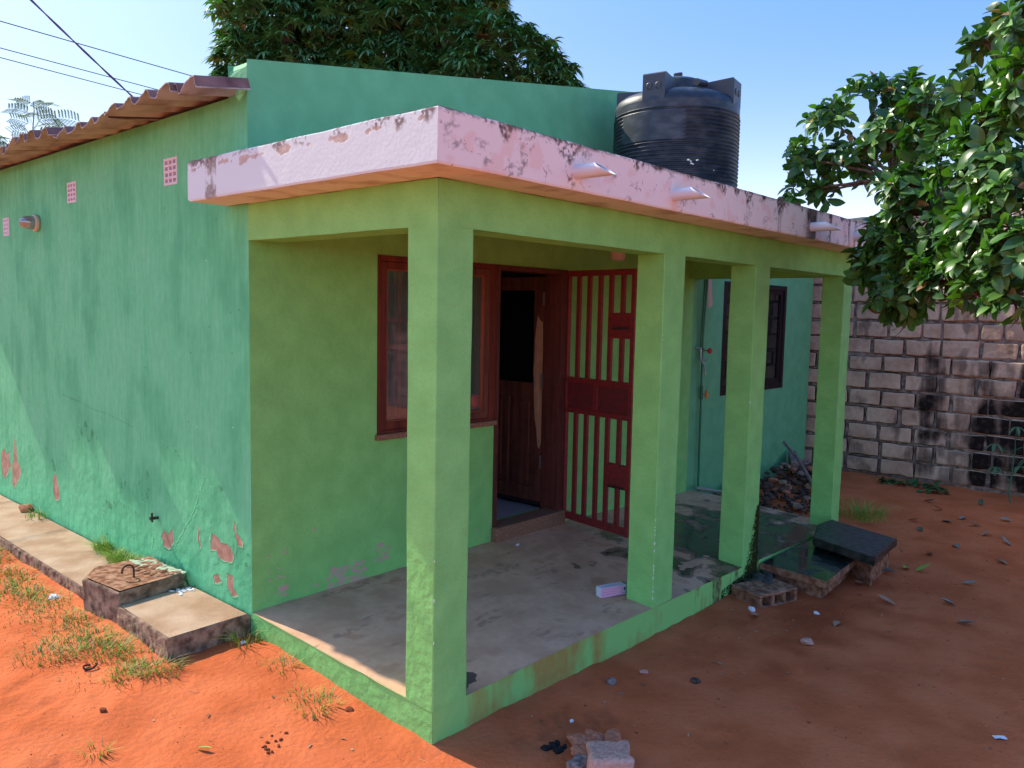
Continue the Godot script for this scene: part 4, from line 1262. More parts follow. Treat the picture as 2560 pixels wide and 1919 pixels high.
func build_tank() -> void:
	var c := Vector3(3.351, SLAB_Y + 0.012, -0.873)
	var tank := thing("water_tank", "dark blue black ribbed plastic water tank on the porch roof slab", "water tank", c)
	var mb := MB.new()
	var y0 := SLAB_Y + 0.012
	var to_eye := atan2(EYE.z - c.z, EYE.x - c.x)     # angle in the x, z plane towards the photograph's side
	var rows := 230
	var segs := 128
	var R := 0.474
	for r in rows + 1:
		var y := lerpf(0.0, 0.803, float(r) / rows)
		var wy := y + y0
		for q in segs + 1:
			var w := -TAU * q / segs
			var a := wrapf(w - to_eye, -PI, PI)   # + is to the left seen from the eye
			var rib := pow(0.5 + 0.5 * cos(wy * TAU / 0.0285), 1.5) * 0.015
			if wy > 3.445: rib *= 0.0
			var side := maxf(0.0, absf(a + 0.42 * -1.0) - 0.55)
			# plain panel facing the yard, left of the middle
			var flat := wy > 3.205 and wy < 3.425 and a > -0.13 and a < 0.98
			if flat: rib = 0.010
			var rr := R + rib
			if wy > 3.445: rr = R + 0.008
			if y < 0.03: rr = R - 0.01 + y * 0.3
			mb.vert(Vector3(rr * cos(w), y, rr * sin(w)), Vector3.UP, Vector2(float(q) / segs, y))
	mb.grid(rows + 1, segs + 1, 0)
	mb.smooth_from(0, 0)
	part("tank_body", mb, M.tank_plastic, tank)
	mb = MB.new()
	lathe(mb, [Vector2(0.482, 0.803), Vector2(0.478, 0.83), Vector2(0.462, 0.858), Vector2(0.425, 0.884), Vector2(0.36, 0.908), Vector2(0.28, 0.925), Vector2(0.24, 0.93), Vector2(0.0, 0.93)], 96)
	part("tank_dome", mb, M.tank_plastic, tank)
	mb = MB.new()
	lathe(mb, [Vector2(0.215, 0.925), Vector2(0.215, 1.0), Vector2(0.205, 1.022), Vector2(0.15, 1.045), Vector2(0.0, 1.055)], 48)
	var lid := part("tank_lid", mb, M.tank_plastic, tank)
	mb = MB.new()
	rbox(mb, Vector3(-0.035, 1.045, -0.012), Vector3(0.035, 1.112, 0.012), Vector3(0.008, 0.008, 0.006), 0.2, 0.0, Transform3D(Basis(Vector3.UP, -to_eye + 1.2), Vector3.ZERO))
	part("lid_knob", mb, M.tank_plastic, lid)
	# four lifting lugs round the shoulder
	for k in 4:
		mb = MB.new()
		var a := to_eye + 0.37 + PI / 2 * k
		var tf := Transform3D(Basis(Vector3.UP, -a), Vector3.ZERO)
		# side profile: upright outer face, flat top running in to the lid
		var prof := [Vector2(0.478, 0.80), Vector2(0.478, 0.985), Vector2(0.468, 0.995), Vector2(0.25, 0.98), Vector2(0.22, 0.96), Vector2(0.22, 0.90)]
		var hw := 0.088
		var poly := PackedVector2Array(prof)
		var tri := Geometry2D.triangulate_polygon(poly)
		for s in [-1.0, 1.0]:
			var k0 := mb.v.size()
			for p in prof: mb.vert(tf * Vector3(p.x, p.y, hw * s), tf.basis * Vector3(0, 0, s))
			add_fan(mb, k0, tri)
		for q in prof.size() - 1:
			mb.quad(tf * Vector3(prof[q].x, prof[q].y, hw), tf * Vector3(prof[q].x, prof[q].y, -hw), tf * Vector3(prof[q + 1].x, prof[q + 1].y, -hw), tf * Vector3(prof[q + 1].x, prof[q + 1].y, hw))
		var lug := part("lifting_lug", mb, M.tank_plastic, tank)
		mb = MB.new()
		for s in [-0.035, 0.035]: lathe(mb, [Vector2(0.0, 0.004), Vector2(0.014, 0.004), Vector2(0.017, 0.006), Vector2(0.024, 0.006), Vector2(0.026, 0.0)], 16, Vector3.ZERO, tf * Transform3D(Basis(Vector3.BACK, -PI / 2), Vector3(0.478, 0.90, s)))
		part("moulded_ring", mb, M.tank_plastic, lug)
	mb = MB.new()
	var va := to_eye - 0.42
	var dv := Vector3(cos(va), 0, sin(va))
	tube(mb, [dv * 0.30 + Vector3(0, 0.955, 0) + dv.rotated(Vector3.UP, PI / 2) * 0.09, dv * 0.40 + Vector3(0, 0.935, 0) - dv.rotated(Vector3.UP, PI / 2) * 0.03], [0.026], 14)
	part("overflow_stub", mb, M.tank_plastic, tank)
	mb = MB.new()
	for q in [[-0.20, 3.055, 0.012], [-0.235, 3.045, 0.009], [-0.25, 3.03, 0.011], [-0.27, 3.025, 0.008], [-0.335, 3.055, 0.012], [-0.62, 2.99, 0.006]]:
		var w: float = to_eye + q[0]
		rock(mb, Vector3(0.006, q[2], q[2] * 1.6), 4, Transform3D(Basis(Vector3.UP, -w), Vector3(0.490 * cos(w), q[1] - y0, 0.490 * sin(w))), 0.03, 8)
	tag(part("white_spots", mb, M.white_spatter, tank), "", "", "", "stuff")
	# lumps of concrete on the slab, right of the tank
	mb = MB.new()
	rbox(mb, Vector3(-0.24, 0, -0.1), Vector3(0.24, 0.085, 0.1), Vector3(0.025, 0.025, 0.025), 0.05, 0.03, Transform3D(), 3.0)
	solo("concrete_lump", mb, M.concrete_side, "gray concrete block lying on the porch roof right of the tank", "block", "", Vector3(3.72, SLAB_Y + 0.002, -0.12), 0.1)
	mb = MB.new()
	rock(mb, Vector3(0.26, 0.10, 0.18), 7)
	solo("roof_stone", mb, M.concrete_side, "rough stone on top of the concrete block on the porch roof", "stone", "", Vector3(3.80, SLAB_Y + 0.115, -0.12))

# ------------------------------------------------------------------ yard
func lines(far: float, lo: float, hi: float, step: float) -> PackedFloat32Array:
	var out := PackedFloat32Array()
	for q in [-far, -far * 0.5, -far * 0.25, -80.0, -40.0, -22.0, -14.0]: if q < lo - 1.0: out.append(q)
	var n := roundi((hi - lo) / step)
	for k in n + 1: out.append(lo + (hi - lo) * k / n)
	for q in [14.0, 22.0, 40.0, 80.0, far * 0.25, far * 0.5, far]: if q > hi + 1.0: out.append(q)
	return out

func build_ground() -> void:
	for k in 34:
		var px := rng.randf_range(-1.5, -0.35) if k % 2 else rng.randf_range(0.4, 4.6)
		var pz := rng.randf_range(-1.9, 0.3) if k % 2 else rng.randf_range(0.75, 2.1)
		prints.append_array([px, pz, rng.randf_range(-0.9, 0.5) + (0.0 if k % 4 < 2 else PI / 2)])
	var xs := lines(900.0, -2.6, 8.6, 0.034)
	var zs := lines(900.0, -6.4, 2.6, 0.034)
	var mb := MB.new()
	for r in zs.size():
		var z := zs[zs.size() - 1 - r]
		for x in xs:
			var y := ground_y(x, z)
			# loose soil heaped against the porch and the path
			if x > -0.9 and x < 5.5 and z > -7.0 and z < 0.6:
				var d := minf(absf(z) if x > 0.0 else 9.0, absf(x) if z > -1.5 and z < 0.05 else 9.0)
				if z < -1.4 and x < 0.0: d = absf(x + 0.48)
				y += 0.014 * maxf(0.0, 1.0 - d / 0.16) * (0.6 + 0.8 * wob.get_noise_2d(x * 4.0, z * 4.0 + 3.0))
			var tint := Color.WHITE
			# ash and soot round the broken bricks
			var e := Vector2((x - 0.52) / 0.30, (z - 0.40) / 0.22).length() + 0.5 * wob.get_noise_2d(x * 7.0, z * 7.0)
			if e < 1.1: tint = tint.lerp(Color(0.42, 0.5, 0.6), clampf((1.1 - e) * 1.6, 0, 0.8) * (0.6 + 0.6 * wob.get_noise_2d(x * 30.0, z * 30.0)))
			# damp trodden soil by the drain covers
			var w := Vector2((x - 3.0) / 1.3, (z - 0.5) / 0.5).length() + 0.6 * wob.get_noise_2d(x * 3.0, z * 3.0 + 11.0)
			if w < 1.0: tint *= Color(0.72, 0.66, 0.64).lerp(Color.WHITE, clampf(w * 1.5 - 0.5, 0, 1))
			mb.tint = tint
			mb.vert(Vector3(x, y, z), Vector3.UP)
	mb.grid(zs.size(), xs.size(), 0)
	mb.smooth_from(0, 0)
	struct("ground", mb, M.soil)
	# loose crumbs of soil and grit
	var mm := MultiMesh.new()
	mm.transform_format = MultiMesh.TRANSFORM_3D
	mm.use_colors = true
	var rk := MB.new()
	rock(rk, Vector3(1, 0.7, 0.9), 7, Transform3D(), 0.06, 8)
	mm.mesh = rk.mesh()
	var n := 7000
	mm.instance_count = n
	for k in n:
		var x := rng.randf_range(-1.9, 6.5)
		var z := rng.randf_range(-2.6, 2.0) if x < 0.0 else rng.randf_range(0.02, 2.0)
		if x < 0.0 and x > -0.52 and z < -1.45: x -= 0.55
		var s := rng.randf_range(0.002, 0.006) if k % 30 else rng.randf_range(0.007, 0.016)
		mm.set_instance_transform(k, Transform3D(Basis(Vector3.UP, rng.randf() * TAU).scaled(Vector3(1.0, rng.randf_range(0.5, 1.0), rng.randf_range(0.6, 1.6)) * s), Vector3(x, ground_y(x, z) + s * 0.1, z)))
		var c := Color(1, 1, 1) * rng.randf_range(0.6, 1.5)
		if k % 151 == 0: c = Color(1.6, 3.4, 6.0)
		elif k % 7 == 0: c = Color(0.42, 0.5, 0.55)
		mm.set_instance_color(k, c)
	var mi := MultiMeshInstance3D.new()
	mi.name = "soil_crumbs"
	mi.multimesh = mm
	mi.material_override = M.soil_clod
	add_child(mi)
	tag(mi, "small crumbs of soil and grit strewn over the red ground", "grit", "", "stuff")
	# short straws, bits of leaf and twig trodden into the yard
	var st := MB.new()
	for k in 620:
		var x := rng.randf_range(-1.7, 7.0)
		var z := rng.randf_range(-1.3, 1.9) if x < -0.1 else rng.randf_range(0.05, 2.0)
		if x > 0.0 and rng.randf() < 0.4: x = rng.randf_range(3.8, 7.2)
		var a := rng.randf() * TAU
		var ln := rng.randf_range(0.008, 0.035)
		var d := Vector3(cos(a), rng.randf_range(-0.05, 0.15), sin(a)) * ln
		var wv := Vector3(-sin(a), 0, cos(a)) * (rng.randf_range(0.0008, 0.0016) if k % 3 else rng.randf_range(0.003, 0.007))
		var o := Vector3(x, ground_y(x, z) + 0.004, z)
		st.tint = [Color(0.42, 0.29, 0.17), Color(0.2, 0.11, 0.06), Color(0.3, 0.2, 0.14), Color(0.12, 0.09, 0.05)][k % 4]
		st.quad(o - wv, o + wv, o + d + wv * 0.6 + Vector3(0, 0.002, 0), o + d - wv * 0.6)
	tag(solo("straw", st, M.dry_leaf, "scattered straws and leaf crumbs on the red ground", "straw"), "", "", "", "stuff")

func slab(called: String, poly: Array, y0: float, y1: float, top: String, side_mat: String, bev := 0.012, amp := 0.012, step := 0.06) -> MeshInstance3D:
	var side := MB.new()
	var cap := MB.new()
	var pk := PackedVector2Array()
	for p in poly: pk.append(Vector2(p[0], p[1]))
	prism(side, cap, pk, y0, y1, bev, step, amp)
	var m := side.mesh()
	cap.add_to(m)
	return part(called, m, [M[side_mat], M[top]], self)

func build_paving() -> void:
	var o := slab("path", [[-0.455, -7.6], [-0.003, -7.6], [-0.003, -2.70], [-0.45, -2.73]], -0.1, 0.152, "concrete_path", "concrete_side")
	tag(o, "", "", "", "structure")
	o = slab("drain_cover", [[-0.505, -2.56], [-0.46, -2.165], [-0.045, -2.215], [-0.02, -2.72], [-0.38, -2.74]], -0.05, 0.275, "crumbled_concrete", "concrete_side", 0.014, 0.02, 0.04)
	tag(o, "crumbling raised concrete drain cover with an iron hook against the left wall", "drain cover")
	var mb := MB.new()
	var pts := []
	for k in 9: pts.append(Vector3(-0.325 + 0.035 * cos(PI * 1.1 * k / 8.0), 0.325 + 0.035 * sin(PI * 1.1 * k / 8.0), -2.36))
	pts.push_front(Vector3(-0.29, 0.26, -2.36))
	tube(mb, pts, [0.006], 6)
	part("iron_hook", mb, M.rust, o)
	mb = MB.new()   # lime splashed along the wall side of the cover
	for k in 90:
		var t := rng.randf()
		var p := Vector3(lerpf(-0.13, -0.045, t) + rng.randf_range(-0.05, 0.035) * (1.0 - t * 0.3), 0.274, lerpf(-2.70, -2.24, t))
		rock(mb, Vector3(rng.randf_range(0.015, 0.05), 0.012, rng.randf_range(0.015, 0.05)), 4, Transform3D(Basis(Vector3.UP, rng.randf() * 6.0), p), 0.05, 8)
	part("mortar_crust", mb, mat("mortar_crust", lin(0.42, 0.5, 0.36), 0.95), o)
	mb = MB.new()   # broken flakes on its top
	for k in 40: rock(mb, Vector3(rng.randf_range(0.02, 0.07), 0.014, rng.randf_range(0.02, 0.05)), 5, Transform3D(Basis(Vector3.UP, rng.randf() * 6.0), Vector3(rng.randf_range(-0.22, -0.07), 0.276, rng.randf_range(-2.62, -2.25))), 0.05, 8)
	part("broken_flakes", mb, M.crumbled_concrete, o)
	o = slab("drain_cover", [[-0.47, -2.16], [-0.485, -1.50], [-0.006, -1.515], [-0.006, -2.21]], -0.05, 0.198, "concrete_path", "concrete_side", 0.012, 0.01, 0.05)
	tag(o, "smooth low concrete slab beside the wall, nearest the porch corner", "concrete slab")
	mb = MB.new()
	for k in 16: rock(mb, Vector3(rng.randf_range(0.012, 0.04), 0.008, rng.randf_range(0.01, 0.03)), 5, Transform3D(Basis(Vector3.UP, rng.randf() * 6.0), Vector3(-0.09 + rng.randf_range(-0.07, 0.05), 0.201, -2.13 + rng.randf_range(-0.05, 0.06))), 0.05, 8)
	solo("paper_scrap", mb, M.paper, "crumbled white scraps on the low slab by the wall", "litter")
	# covers at the right end of the porch
	o = slab("drain_cover", [[3.30, 0.015], [4.26, 0.03], [3.96, 0.50], [3.21, 0.55]], 0.045, 0.098, "wet_concrete", "crumbled_concrete", 0.008, 0.008, 0.05)
	tag(o, "low wet dark drain cover between the two right pillars", "drain cover")
	o = slab("masonry_base", [[3.33, 0.03], [4.2, 0.04], [3.93, 0.46], [3.25, 0.50]], -0.15, 0.044, "crumbled_concrete", "crumbled_concrete", 0.012, 0.02, 0.05)
	tag(o, "rough red masonry base under the low wet drain cover", "masonry")
	o = slab("drain_cover", [[3.90, 0.17], [4.36, 0.03], [4.60, 0.06], [4.37, 0.66], [3.70, 0.70]], 0.135, 0.20, "mouldy_concrete", "mouldy_concrete", 0.010, 0.008, 0.05)
	tag(o, "higher dark slate gray drain cover by the end pillar", "drain cover")
	o = slab("masonry_base", [[4.0, 0.40], [4.42, 0.08], [4.55, 0.10], [4.33, 0.62], [3.78, 0.655]], -0.15, 0.134, "crumbled_concrete", "crumbled_concrete", 0.012, 0.02, 0.05)
	tag(o, "rough red masonry base under the higher dark drain cover", "masonry")
	# hollow block
	mb = MB.new()
	var tf := Transform3D(Basis(Vector3.UP, -0.30), Vector3(2.97, -0.06, 0.20))
	rbox(mb, Vector3(-0.19, 0.085, -0.13), Vector3(0.19, 0.11, 0.13), Vector3(0.008, 0.008, 0.008), 0.05, 0.008, tf, 3.0)
	rbox(mb, Vector3(-0.19, 0.0, -0.13), Vector3(0.19, 0.02, 0.13), Vector3(0.006, 0.006, 0.006), 0.05, 0.004, tf, 3.0)
	for x in [-0.19, -0.07, 0.045, 0.16]: rbox(mb, Vector3(x, 0.02, -0.128), Vector3(x + 0.03, 0.086, 0.128), Vector3(0.006, 0, 0.006), 0.05, 0.004, tf, 3.0)
	solo("hollow_block", mb, M.crumbled_concrete, "hollow concrete block half sunk in the soil by the third pillar", "block")
	mb = MB.new()
	for k in 9: rock(mb, Vector3(rng.randf_range(0.05, 0.14), rng.randf_range(0.03, 0.05), rng.randf_range(0.04, 0.1)), 6, Transform3D(Basis(Vector3.UP, rng.randf() * 6.0), Vector3(3.08 + rng.randf_range(-0.1, 0.2), 0.035, 0.09 + rng.randf_range(-0.06, 0.12))))
	solo("broken_concrete", mb, M.mouldy_concrete, "dark broken concrete flakes wedged between hollow block and wet drain cover", "rubble")

func build_block_wall() -> void:
	var wall := thing("block_wall", "tall boundary wall of pale concrete blocks stained black at its foot", "wall", Vector3(8.0, 0, 0.5))
	var mb := MB.new()
	box(mb, Vector3(0.012, -0.2, -2.4), Vector3(0.2, 3.07, 9.0))
	part("mortar", mb, M.mortar, wall)
	var y := 0.03
	var row := 0
	var far := MB.new()
	while y < 3.05:
		var h := 0.206 + 0.006 * rng.randf_range(-1, 1)
		var z := -1.98 + (0.0 if row % 2 else 0.19) + rng.randf_range(-0.03, 0.03)
		if row % 2 == 0: z -= 0.40
		while z < 9.4:
			var ln := 0.385 + rng.randf_range(-0.02, 0.02)
			if rng.randf() < 0.08: ln *= 0.55
			var z1 := z + ln
			var gap := rng.randf_range(0.008, 0.03)
			if z1 > -1.9:
				var single := z < 2.4
				mb = MB.new() if single else far
				var from_v := mb.v.size()
				var out_ := rng.randf_range(-0.006, 0.012)
				var z0 := maxf(z, -1.9)
				rbox(mb, Vector3(7.99 - out_, y + 0.008, z0 + gap * 0.5), Vector3(8.10, y + h - rng.randf_range(0.002, 0.02), z1 - gap * 0.5), Vector3(0.02, 0.02, 0.02), 0.065, 0.022, Transform3D(Basis(), Vector3(-8.0, 0, -0.5)), 5.0)
				for k in range(from_v, mb.t.size()): mb.t[k] = Vector2((mb.t[k].x + 2.0) / 7.0, (3.2 + mb.t[k].y) / 3.3)
				if single: part("block", mb, M.block, wall)
			z = z1 + gap * 0.4
		y += h + 0.004
		row += 1
	tag(part("blocks", far, M.block, wall), "", "", "", "stuff")
	mb = MB.new()
	rbox(mb, Vector3(7.93, 2.18, 0.12), Vector3(8.05, 3.12, 0.30), Vector3(0.012, 0.012, 0.012), 0.08, 0.012, Transform3D(Basis(), Vector3(-8.0, 0, -0.5)), 3.0)
	for k in mb.t.size(): mb.t[k] = Vector2((mb.t[k].x + 2.0) / 7.0, (3.2 + mb.t[k].y) / 3.3)
	part("pier", mb, M.block, wall)

func build_rubble() -> void:
	var mats := ["rubble_dark", "stone", "rubble_dark", "brick_clay", "rubble_dark", "concrete_side"]
	var mb := MB.new()
	for k in 420:
		var x := rng.randf_range(5.05, 7.7)
		var z := rng.randf_range(-1.46, -0.35 - (x - 5.05) * 0.22)
		var hgt := 0.14 * clampf((-0.45 - z), 0, 1) * clampf((x - 4.9) / 1.2, 0, 1)
		rock(mb, Vector3(rng.randf_range(0.02, 0.06), rng.randf_range(0.02, 0.04), rng.randf_range(0.02, 0.06)), 6, Transform3D(Basis(Vector3.UP, rng.randf() * TAU), Vector3(x, 0.005 + hgt * rng.randf(), z)), 0.04, 8)
	var o := solo("rubble", mb, M.rubble_dark, "small dark rubble heaped along the wall beyond the porch", "rubble")
	tag(o, "", "", "", "stuff")
	var heap := []
	for k in 60:
		mb = MB.new()
		var x := rng.randf_range(5.1, 7.6)
		var z := rng.randf_range(-1.4, -0.40 - (x - 5.1) * 0.2)
		var hgt := 0.15 * clampf((-0.45 - z), 0, 1) * clampf((x - 4.9) / 1.2, 0, 1)
		var s := rng.randf_range(0.05, 0.12)
		rock(mb, Vector3(s, s * rng.randf_range(0.5, 0.8), s * rng.randf_range(0.6, 1.0)), 8)
		heap.append([solo("rubble_stone", mb, M[mats[k % 6]], "", "stone", "chunks of the rubble heap", Vector3(x, 0.015 + hgt, z), rng.randf() * TAU), ("small " if s < 0.085 else "large ") + ["dark", "pinkish gray", "dark", "red brick", "dark", "pale gray"][k % 6]])
	by_distance(heap, "%s chunk in the rubble heap, %s among its colour")
	mb = MB.new()
	tube(mb, [Vector3(6.15, 0.02, -0.62), Vector3(6.72, 0.30, -1.10), Vector3(7.0, 0.43, -1.40)], [0.022, 0.02, 0.018], 7)
	solo("stick", mb, M.stone, "pale stick leaning on the rubble heap", "stick")
	mb = MB.new()
	rbox(mb, Vector3(-0.16, 0, -0.05), Vector3(0.16, 0.16, 0.05), Vector3(0.02, 0.02, 0.02), 0.06, 0.03, Transform3D(Basis(Vector3.BACK, 0.3), Vector3.ZERO), 3.0)
	solo("concrete_lump", mb, M.stone, "gray lump of concrete against the house wall, back of the rubble heap", "block", "", Vector3(7.2, 0.10, -1.36), 0.5)

# ------------------------------------------------------------------ plants
func leaf_mesh(length: float, width: float, droop: float, fold: float, belly: float, segs := 5, tint := Color.WHITE) -> ArrayMesh:
	# along -z from its stalk, belly: where it is widest
	var mb := MB.new()
	for r in segs + 1:
		var t := float(r) / segs
		var w := 0.0
		if t < belly: w = sin(t / belly * PI / 2)
		else: w = cos((t - belly) / (1.0 - belly) * PI / 2)
		w = maxf(pow(w, 0.8), 0.05) * width * 0.5
		var y := -droop * t * t * length
		var z := -t * length * (1.0 - 0.25 * droop * t)
		for s in [-1.0, 0.0, 1.0]:
			mb.tint = tint * (1.0 if s != 0.0 else 1.5)
			mb.vert(Vector3(s * w, y + absf(s) * w * fold + 0.05 * w * sin(t * 9.0 + s), z), Vector3.UP)
	mb.grid(segs + 1, 3, 0)
	mb.smooth_from(0, 0)
	return mb.mesh()

func limb(pts: Array, r0: float, r1: float, mb: MB) -> void:
	var out := []
	var rad := []
	var cv := Curve3D.new()
	for k in pts.size():
		var tang: Vector3 = (pts[mini(k + 1, pts.size() - 1)] - pts[maxi(k - 1, 0)]) * 0.22
		cv.add_point(pts[k], -tang, tang)
	var ln := cv.get_baked_length()
	var n := maxi(6, int(ln / 0.12))
	for k in n + 1:
		var t := float(k) / n
		out.append(cv.sample_baked(ln * t) + Vector3(wob.get_noise_1d(t * 9.0 + pts[0].x), wob.get_noise_1d(t * 9.0 + 50.0), wob.get_noise_1d(t * 9.0 + 90.0)) * 0.03)
		rad.append(lerpf(r0, r1, t))
	tube(mb, out, rad, 8)

const BUSH := [
	[3.69, 3.1, 0.03, 0.161], [3.68, 2.86, 0.01, 0.118], [3.66, 3.35, 0.23, 0.17], [3.7, 3.06, 0.34, 0.213], [3.65, 2.84, 0.2, 0.115], [3.65, 3.48, 0.48, 0.164], [3.62, 3.44, 0.73, 0.159], [3.59, 3.2, 0.64, 0.215], [3.47, 3.32, 0.94, 0.177], [3.38, 3.05, 0.98, 0.201], [3.52, 2.82, 0.7, 0.1], [3.36, 2.75, 0.91, 0.191], [3.04, 2.82, 1.26, 0.208], [2.78, 2.95, 1.48, 0.213], [3.22, 3.31, 1.17, 0.142], [3.05, 3.52, 1.33, 0.134], [2.88, 3.59, 1.48, 0.127], [2.79, 3.3, 1.55, 0.146], [2.6, 2.62, 1.63, 0.184], [2.68, 2.45, 1.5, 0.203], [2.51, 2.3, 1.68, 0.182], [3.5, 2.45, 0.75, 0.18], [3.62, 2.26, 0.6, 0.16], [3.44, 2.08, 0.83, 0.187], [3.2, 2.17, 1.11, 0.174], [3.04, 2.35, 1.27, 0.141], [2.86, 2.07, 1.4, 0.136], [2.6, 2.06, 1.63, 0.147], [3.21, 2.52, 1.11, 0.147], [3.6, 2.5, 0.62, 0.06], [3.5, 2.36, 0.76, 0.15], [3.62, 2.3, 0.62, 0.19], [3.45, 2.1, 0.83, 0.2], [3.5, 2.3, 0.75, 0.2], [3.4, 2.6, 0.9, 0.2], [3, 2.55, 1.3, 0.18], [2.9, 2.75, 1.4, 0.2], [3.35, 2.3, 0.95, 0.18], [3.1, 2.15, 1.2, 0.17], [2.7, 2.75, 1.55, 0.18], [2.7, 3.5, 1.6, 0.2], [2.6, 3.15, 1.7, 0.2], [2.62, 2.2, 1.6, 0.18], [2.85, 2.25, 1.4, 0.16],
	[4.4, 2.05, 2.8, 0.3], [4.9, 2.2, 3.0, 0.32], [4.5, 1.65, 3.1, 0.26], [5.3, 1.9, 3.4, 0.3], [4.3, 3.0, 2.6, 0.3], [4.9, 3.2, 3.2, 0.35], [4.9, 2.8, 2.3, 0.3], [5.4, 1.5, 2.7, 0.25]]

func build_leafy_tree() -> void:
	var tree := thing("broadleaf_tree", "tree with big glossy leaves reaching in from the right of the yard", "tree", Vector3(4.25, -0.02, 2.62))
	var o := tree.position
	var mb := MB.new()
	limb([Vector3(0, -0.1, 0), Vector3(-0.03, 0.9, 0.0), Vector3(-0.06, 1.7, -0.05), Vector3(-0.02, 2.6, -0.05), Vector3(0.1, 3.5, 0.05)], 0.10, 0.035, mb)
	part("trunk", mb, M.bark, tree)
	var hubs := [Vector3(3.35, 2.45, 1.35), Vector3(3.25, 3.0, 1.25), Vector3(3.5, 2.85, 0.75), Vector3(2.85, 2.4, 1.5), Vector3(2.9, 3.1, 1.55), Vector3(3.9, 2.2, 2.6), Vector3(4.7, 2.4, 3.0), Vector3(4.4, 2.7, 1.9), Vector3(4.2, 3.2, 2.3)]
	for k in hubs.size():
		mb = MB.new()
		var start := Vector3(-0.05, 1.5 + 0.12 * k, -0.04)
		var end: Vector3 = hubs[k] - o
		limb([start, start.lerp(end, 0.5) + Vector3(0, 0.12, 0), end], 0.035, 0.016, mb)
		part("branch", mb, M.bark, tree)
	# twigs from the hubs to the leaf clumps, rosettes of leaves at their ends
	var leaves := []
	mb = MB.new()
	for b in BUSH:
		var c := Vector3(b[0], b[1], b[2])
		var near: Vector3 = hubs[0]
		for hb in hubs: if hb.distance_to(c) < near.distance_to(c): near = hb
		if near.distance_to(c) > 0.05: limb([near - o, (near * 0.5 + c * 0.5) - o + Vector3(0, 0.03, 0), c - o], 0.013, 0.007, mb)
		var rad: float = maxf(0.06, b[3] - 0.055)
		var n := clampi(int(b[3] * b[3] * 560.0), 7, 34)
		for k in n:
			var d := Vector3(rng.randfn(), rng.randfn() * 0.9, rng.randfn()).normalized()
			var p := c + d * rad * (0.45 + 0.6 * pow(rng.randf(), 0.6))
			tube(mb, [c + d * rad * 0.1 - o, p - o], [0.0045, 0.003], 4, false)
			var axis := (d + Vector3(0, 0.75, 0)).normalized()
			var tone: float = rng.randf()
			var m := rng.randi_range(6, 9)
			var spin := rng.randf() * TAU
			var s := rng.randf_range(0.8, 1.12)
			for q in m:
				var az := spin + q * 2.4
				var open := lerpf(0.35, 1.35, float(m - q) / m) + rng.randf_range(-0.15, 0.15)
				var bx := axis.cross(Vector3(0.31, 0.2, 0.9)).normalized()
				var dir := axis.rotated(bx, open).rotated(axis, az)
				dir = (dir + Vector3(0, -0.12, 0)).normalized()
				var upn := (axis - dir * axis.dot(dir)).normalized()
				if upn.length() < 0.5: upn = bx
				var size := s * lerpf(0.6, 1.12, rng.randf()) * (0.75 if q > m - 3 else 1.0)
				var bas := Basis(dir.cross(upn).normalized(), upn, -dir).rotated(dir, rng.randf_range(-0.45, 0.45)).scaled(Vector3.ONE * size)
				var at := p - o + dir * 0.012 + axis * 0.004 * q
				var k2 := 2 if (q > m - 3 and tone > 0.35) else (1 if tone > 0.5 else (0 if tone > 0.22 else 3))
				leaves.append([Transform3D(bas, at), 4 if rng.randf() < 0.012 else k2, 0.0])
	var tw := part("twigs", mb, M.bark, tree)
	tag(tw, "", "", "", "stuff")
	var kinds := [leaf_mesh(0.125, 0.062, 0.35, 0.35, 0.58, 5), leaf_mesh(0.115, 0.064, 0.15, 0.55, 0.55, 5), leaf_mesh(0.135, 0.060, 0.55, 0.25, 0.6, 5)]
	var cam: Camera3D = get_node("camera")
	for l in leaves:
		var p: Vector3 = l[0].origin + o
		var q := cam.global_transform.affine_inverse() * p
		var vis: bool = q.z < 0.0 and absf(q.x / q.z) < 0.645 and absf(q.y / q.z) < 0.485
		l[2] = (l[0].basis.x.length() / q.length() if vis else 0.0)
	leaves.sort_custom(func(a, b): return a[2] > b[2])
	for k in 296:
		var l: Array = leaves[k]
		var mi := MeshInstance3D.new()
		mi.name = "leaf" if k == 0 else "leaf_%03d" % k
		mi.mesh = kinds[k % 3]
		mi.material_override = M["leaf_%d" % l[1]]
		mi.transform = l[0]
		tree.add_child(mi, true)
	for kd in 3:
		var mm := MultiMesh.new()
		mm.transform_format = MultiMesh.TRANSFORM_3D
		mm.use_colors = true
		mm.mesh = kinds[kd]
		var sel := []
		for k in range(296, leaves.size()): if k % 3 == kd: sel.append(leaves[k])
		mm.instance_count = sel.size()
		var cols := [Color(0.052, 0.145, 0.036), Color(0.08, 0.20, 0.04), Color(0.135, 0.29, 0.05), Color(0.040, 0.105, 0.036), Color(0.30, 0.16, 0.05)]
		for k in sel.size():
			mm.set_instance_transform(k, sel[k][0])
			mm.set_instance_color(k, cols[sel[k][1]] * rng.randf_range(0.8, 1.2))
		var f := MultiMeshInstance3D.new()
		f.name = "foliage" if kd == 0 else "foliage_%03d" % kd
		f.multimesh = mm
		f.material_override = M.leaf_any
		tag(f, "", "", "", "stuff")
		tree.add_child(f)

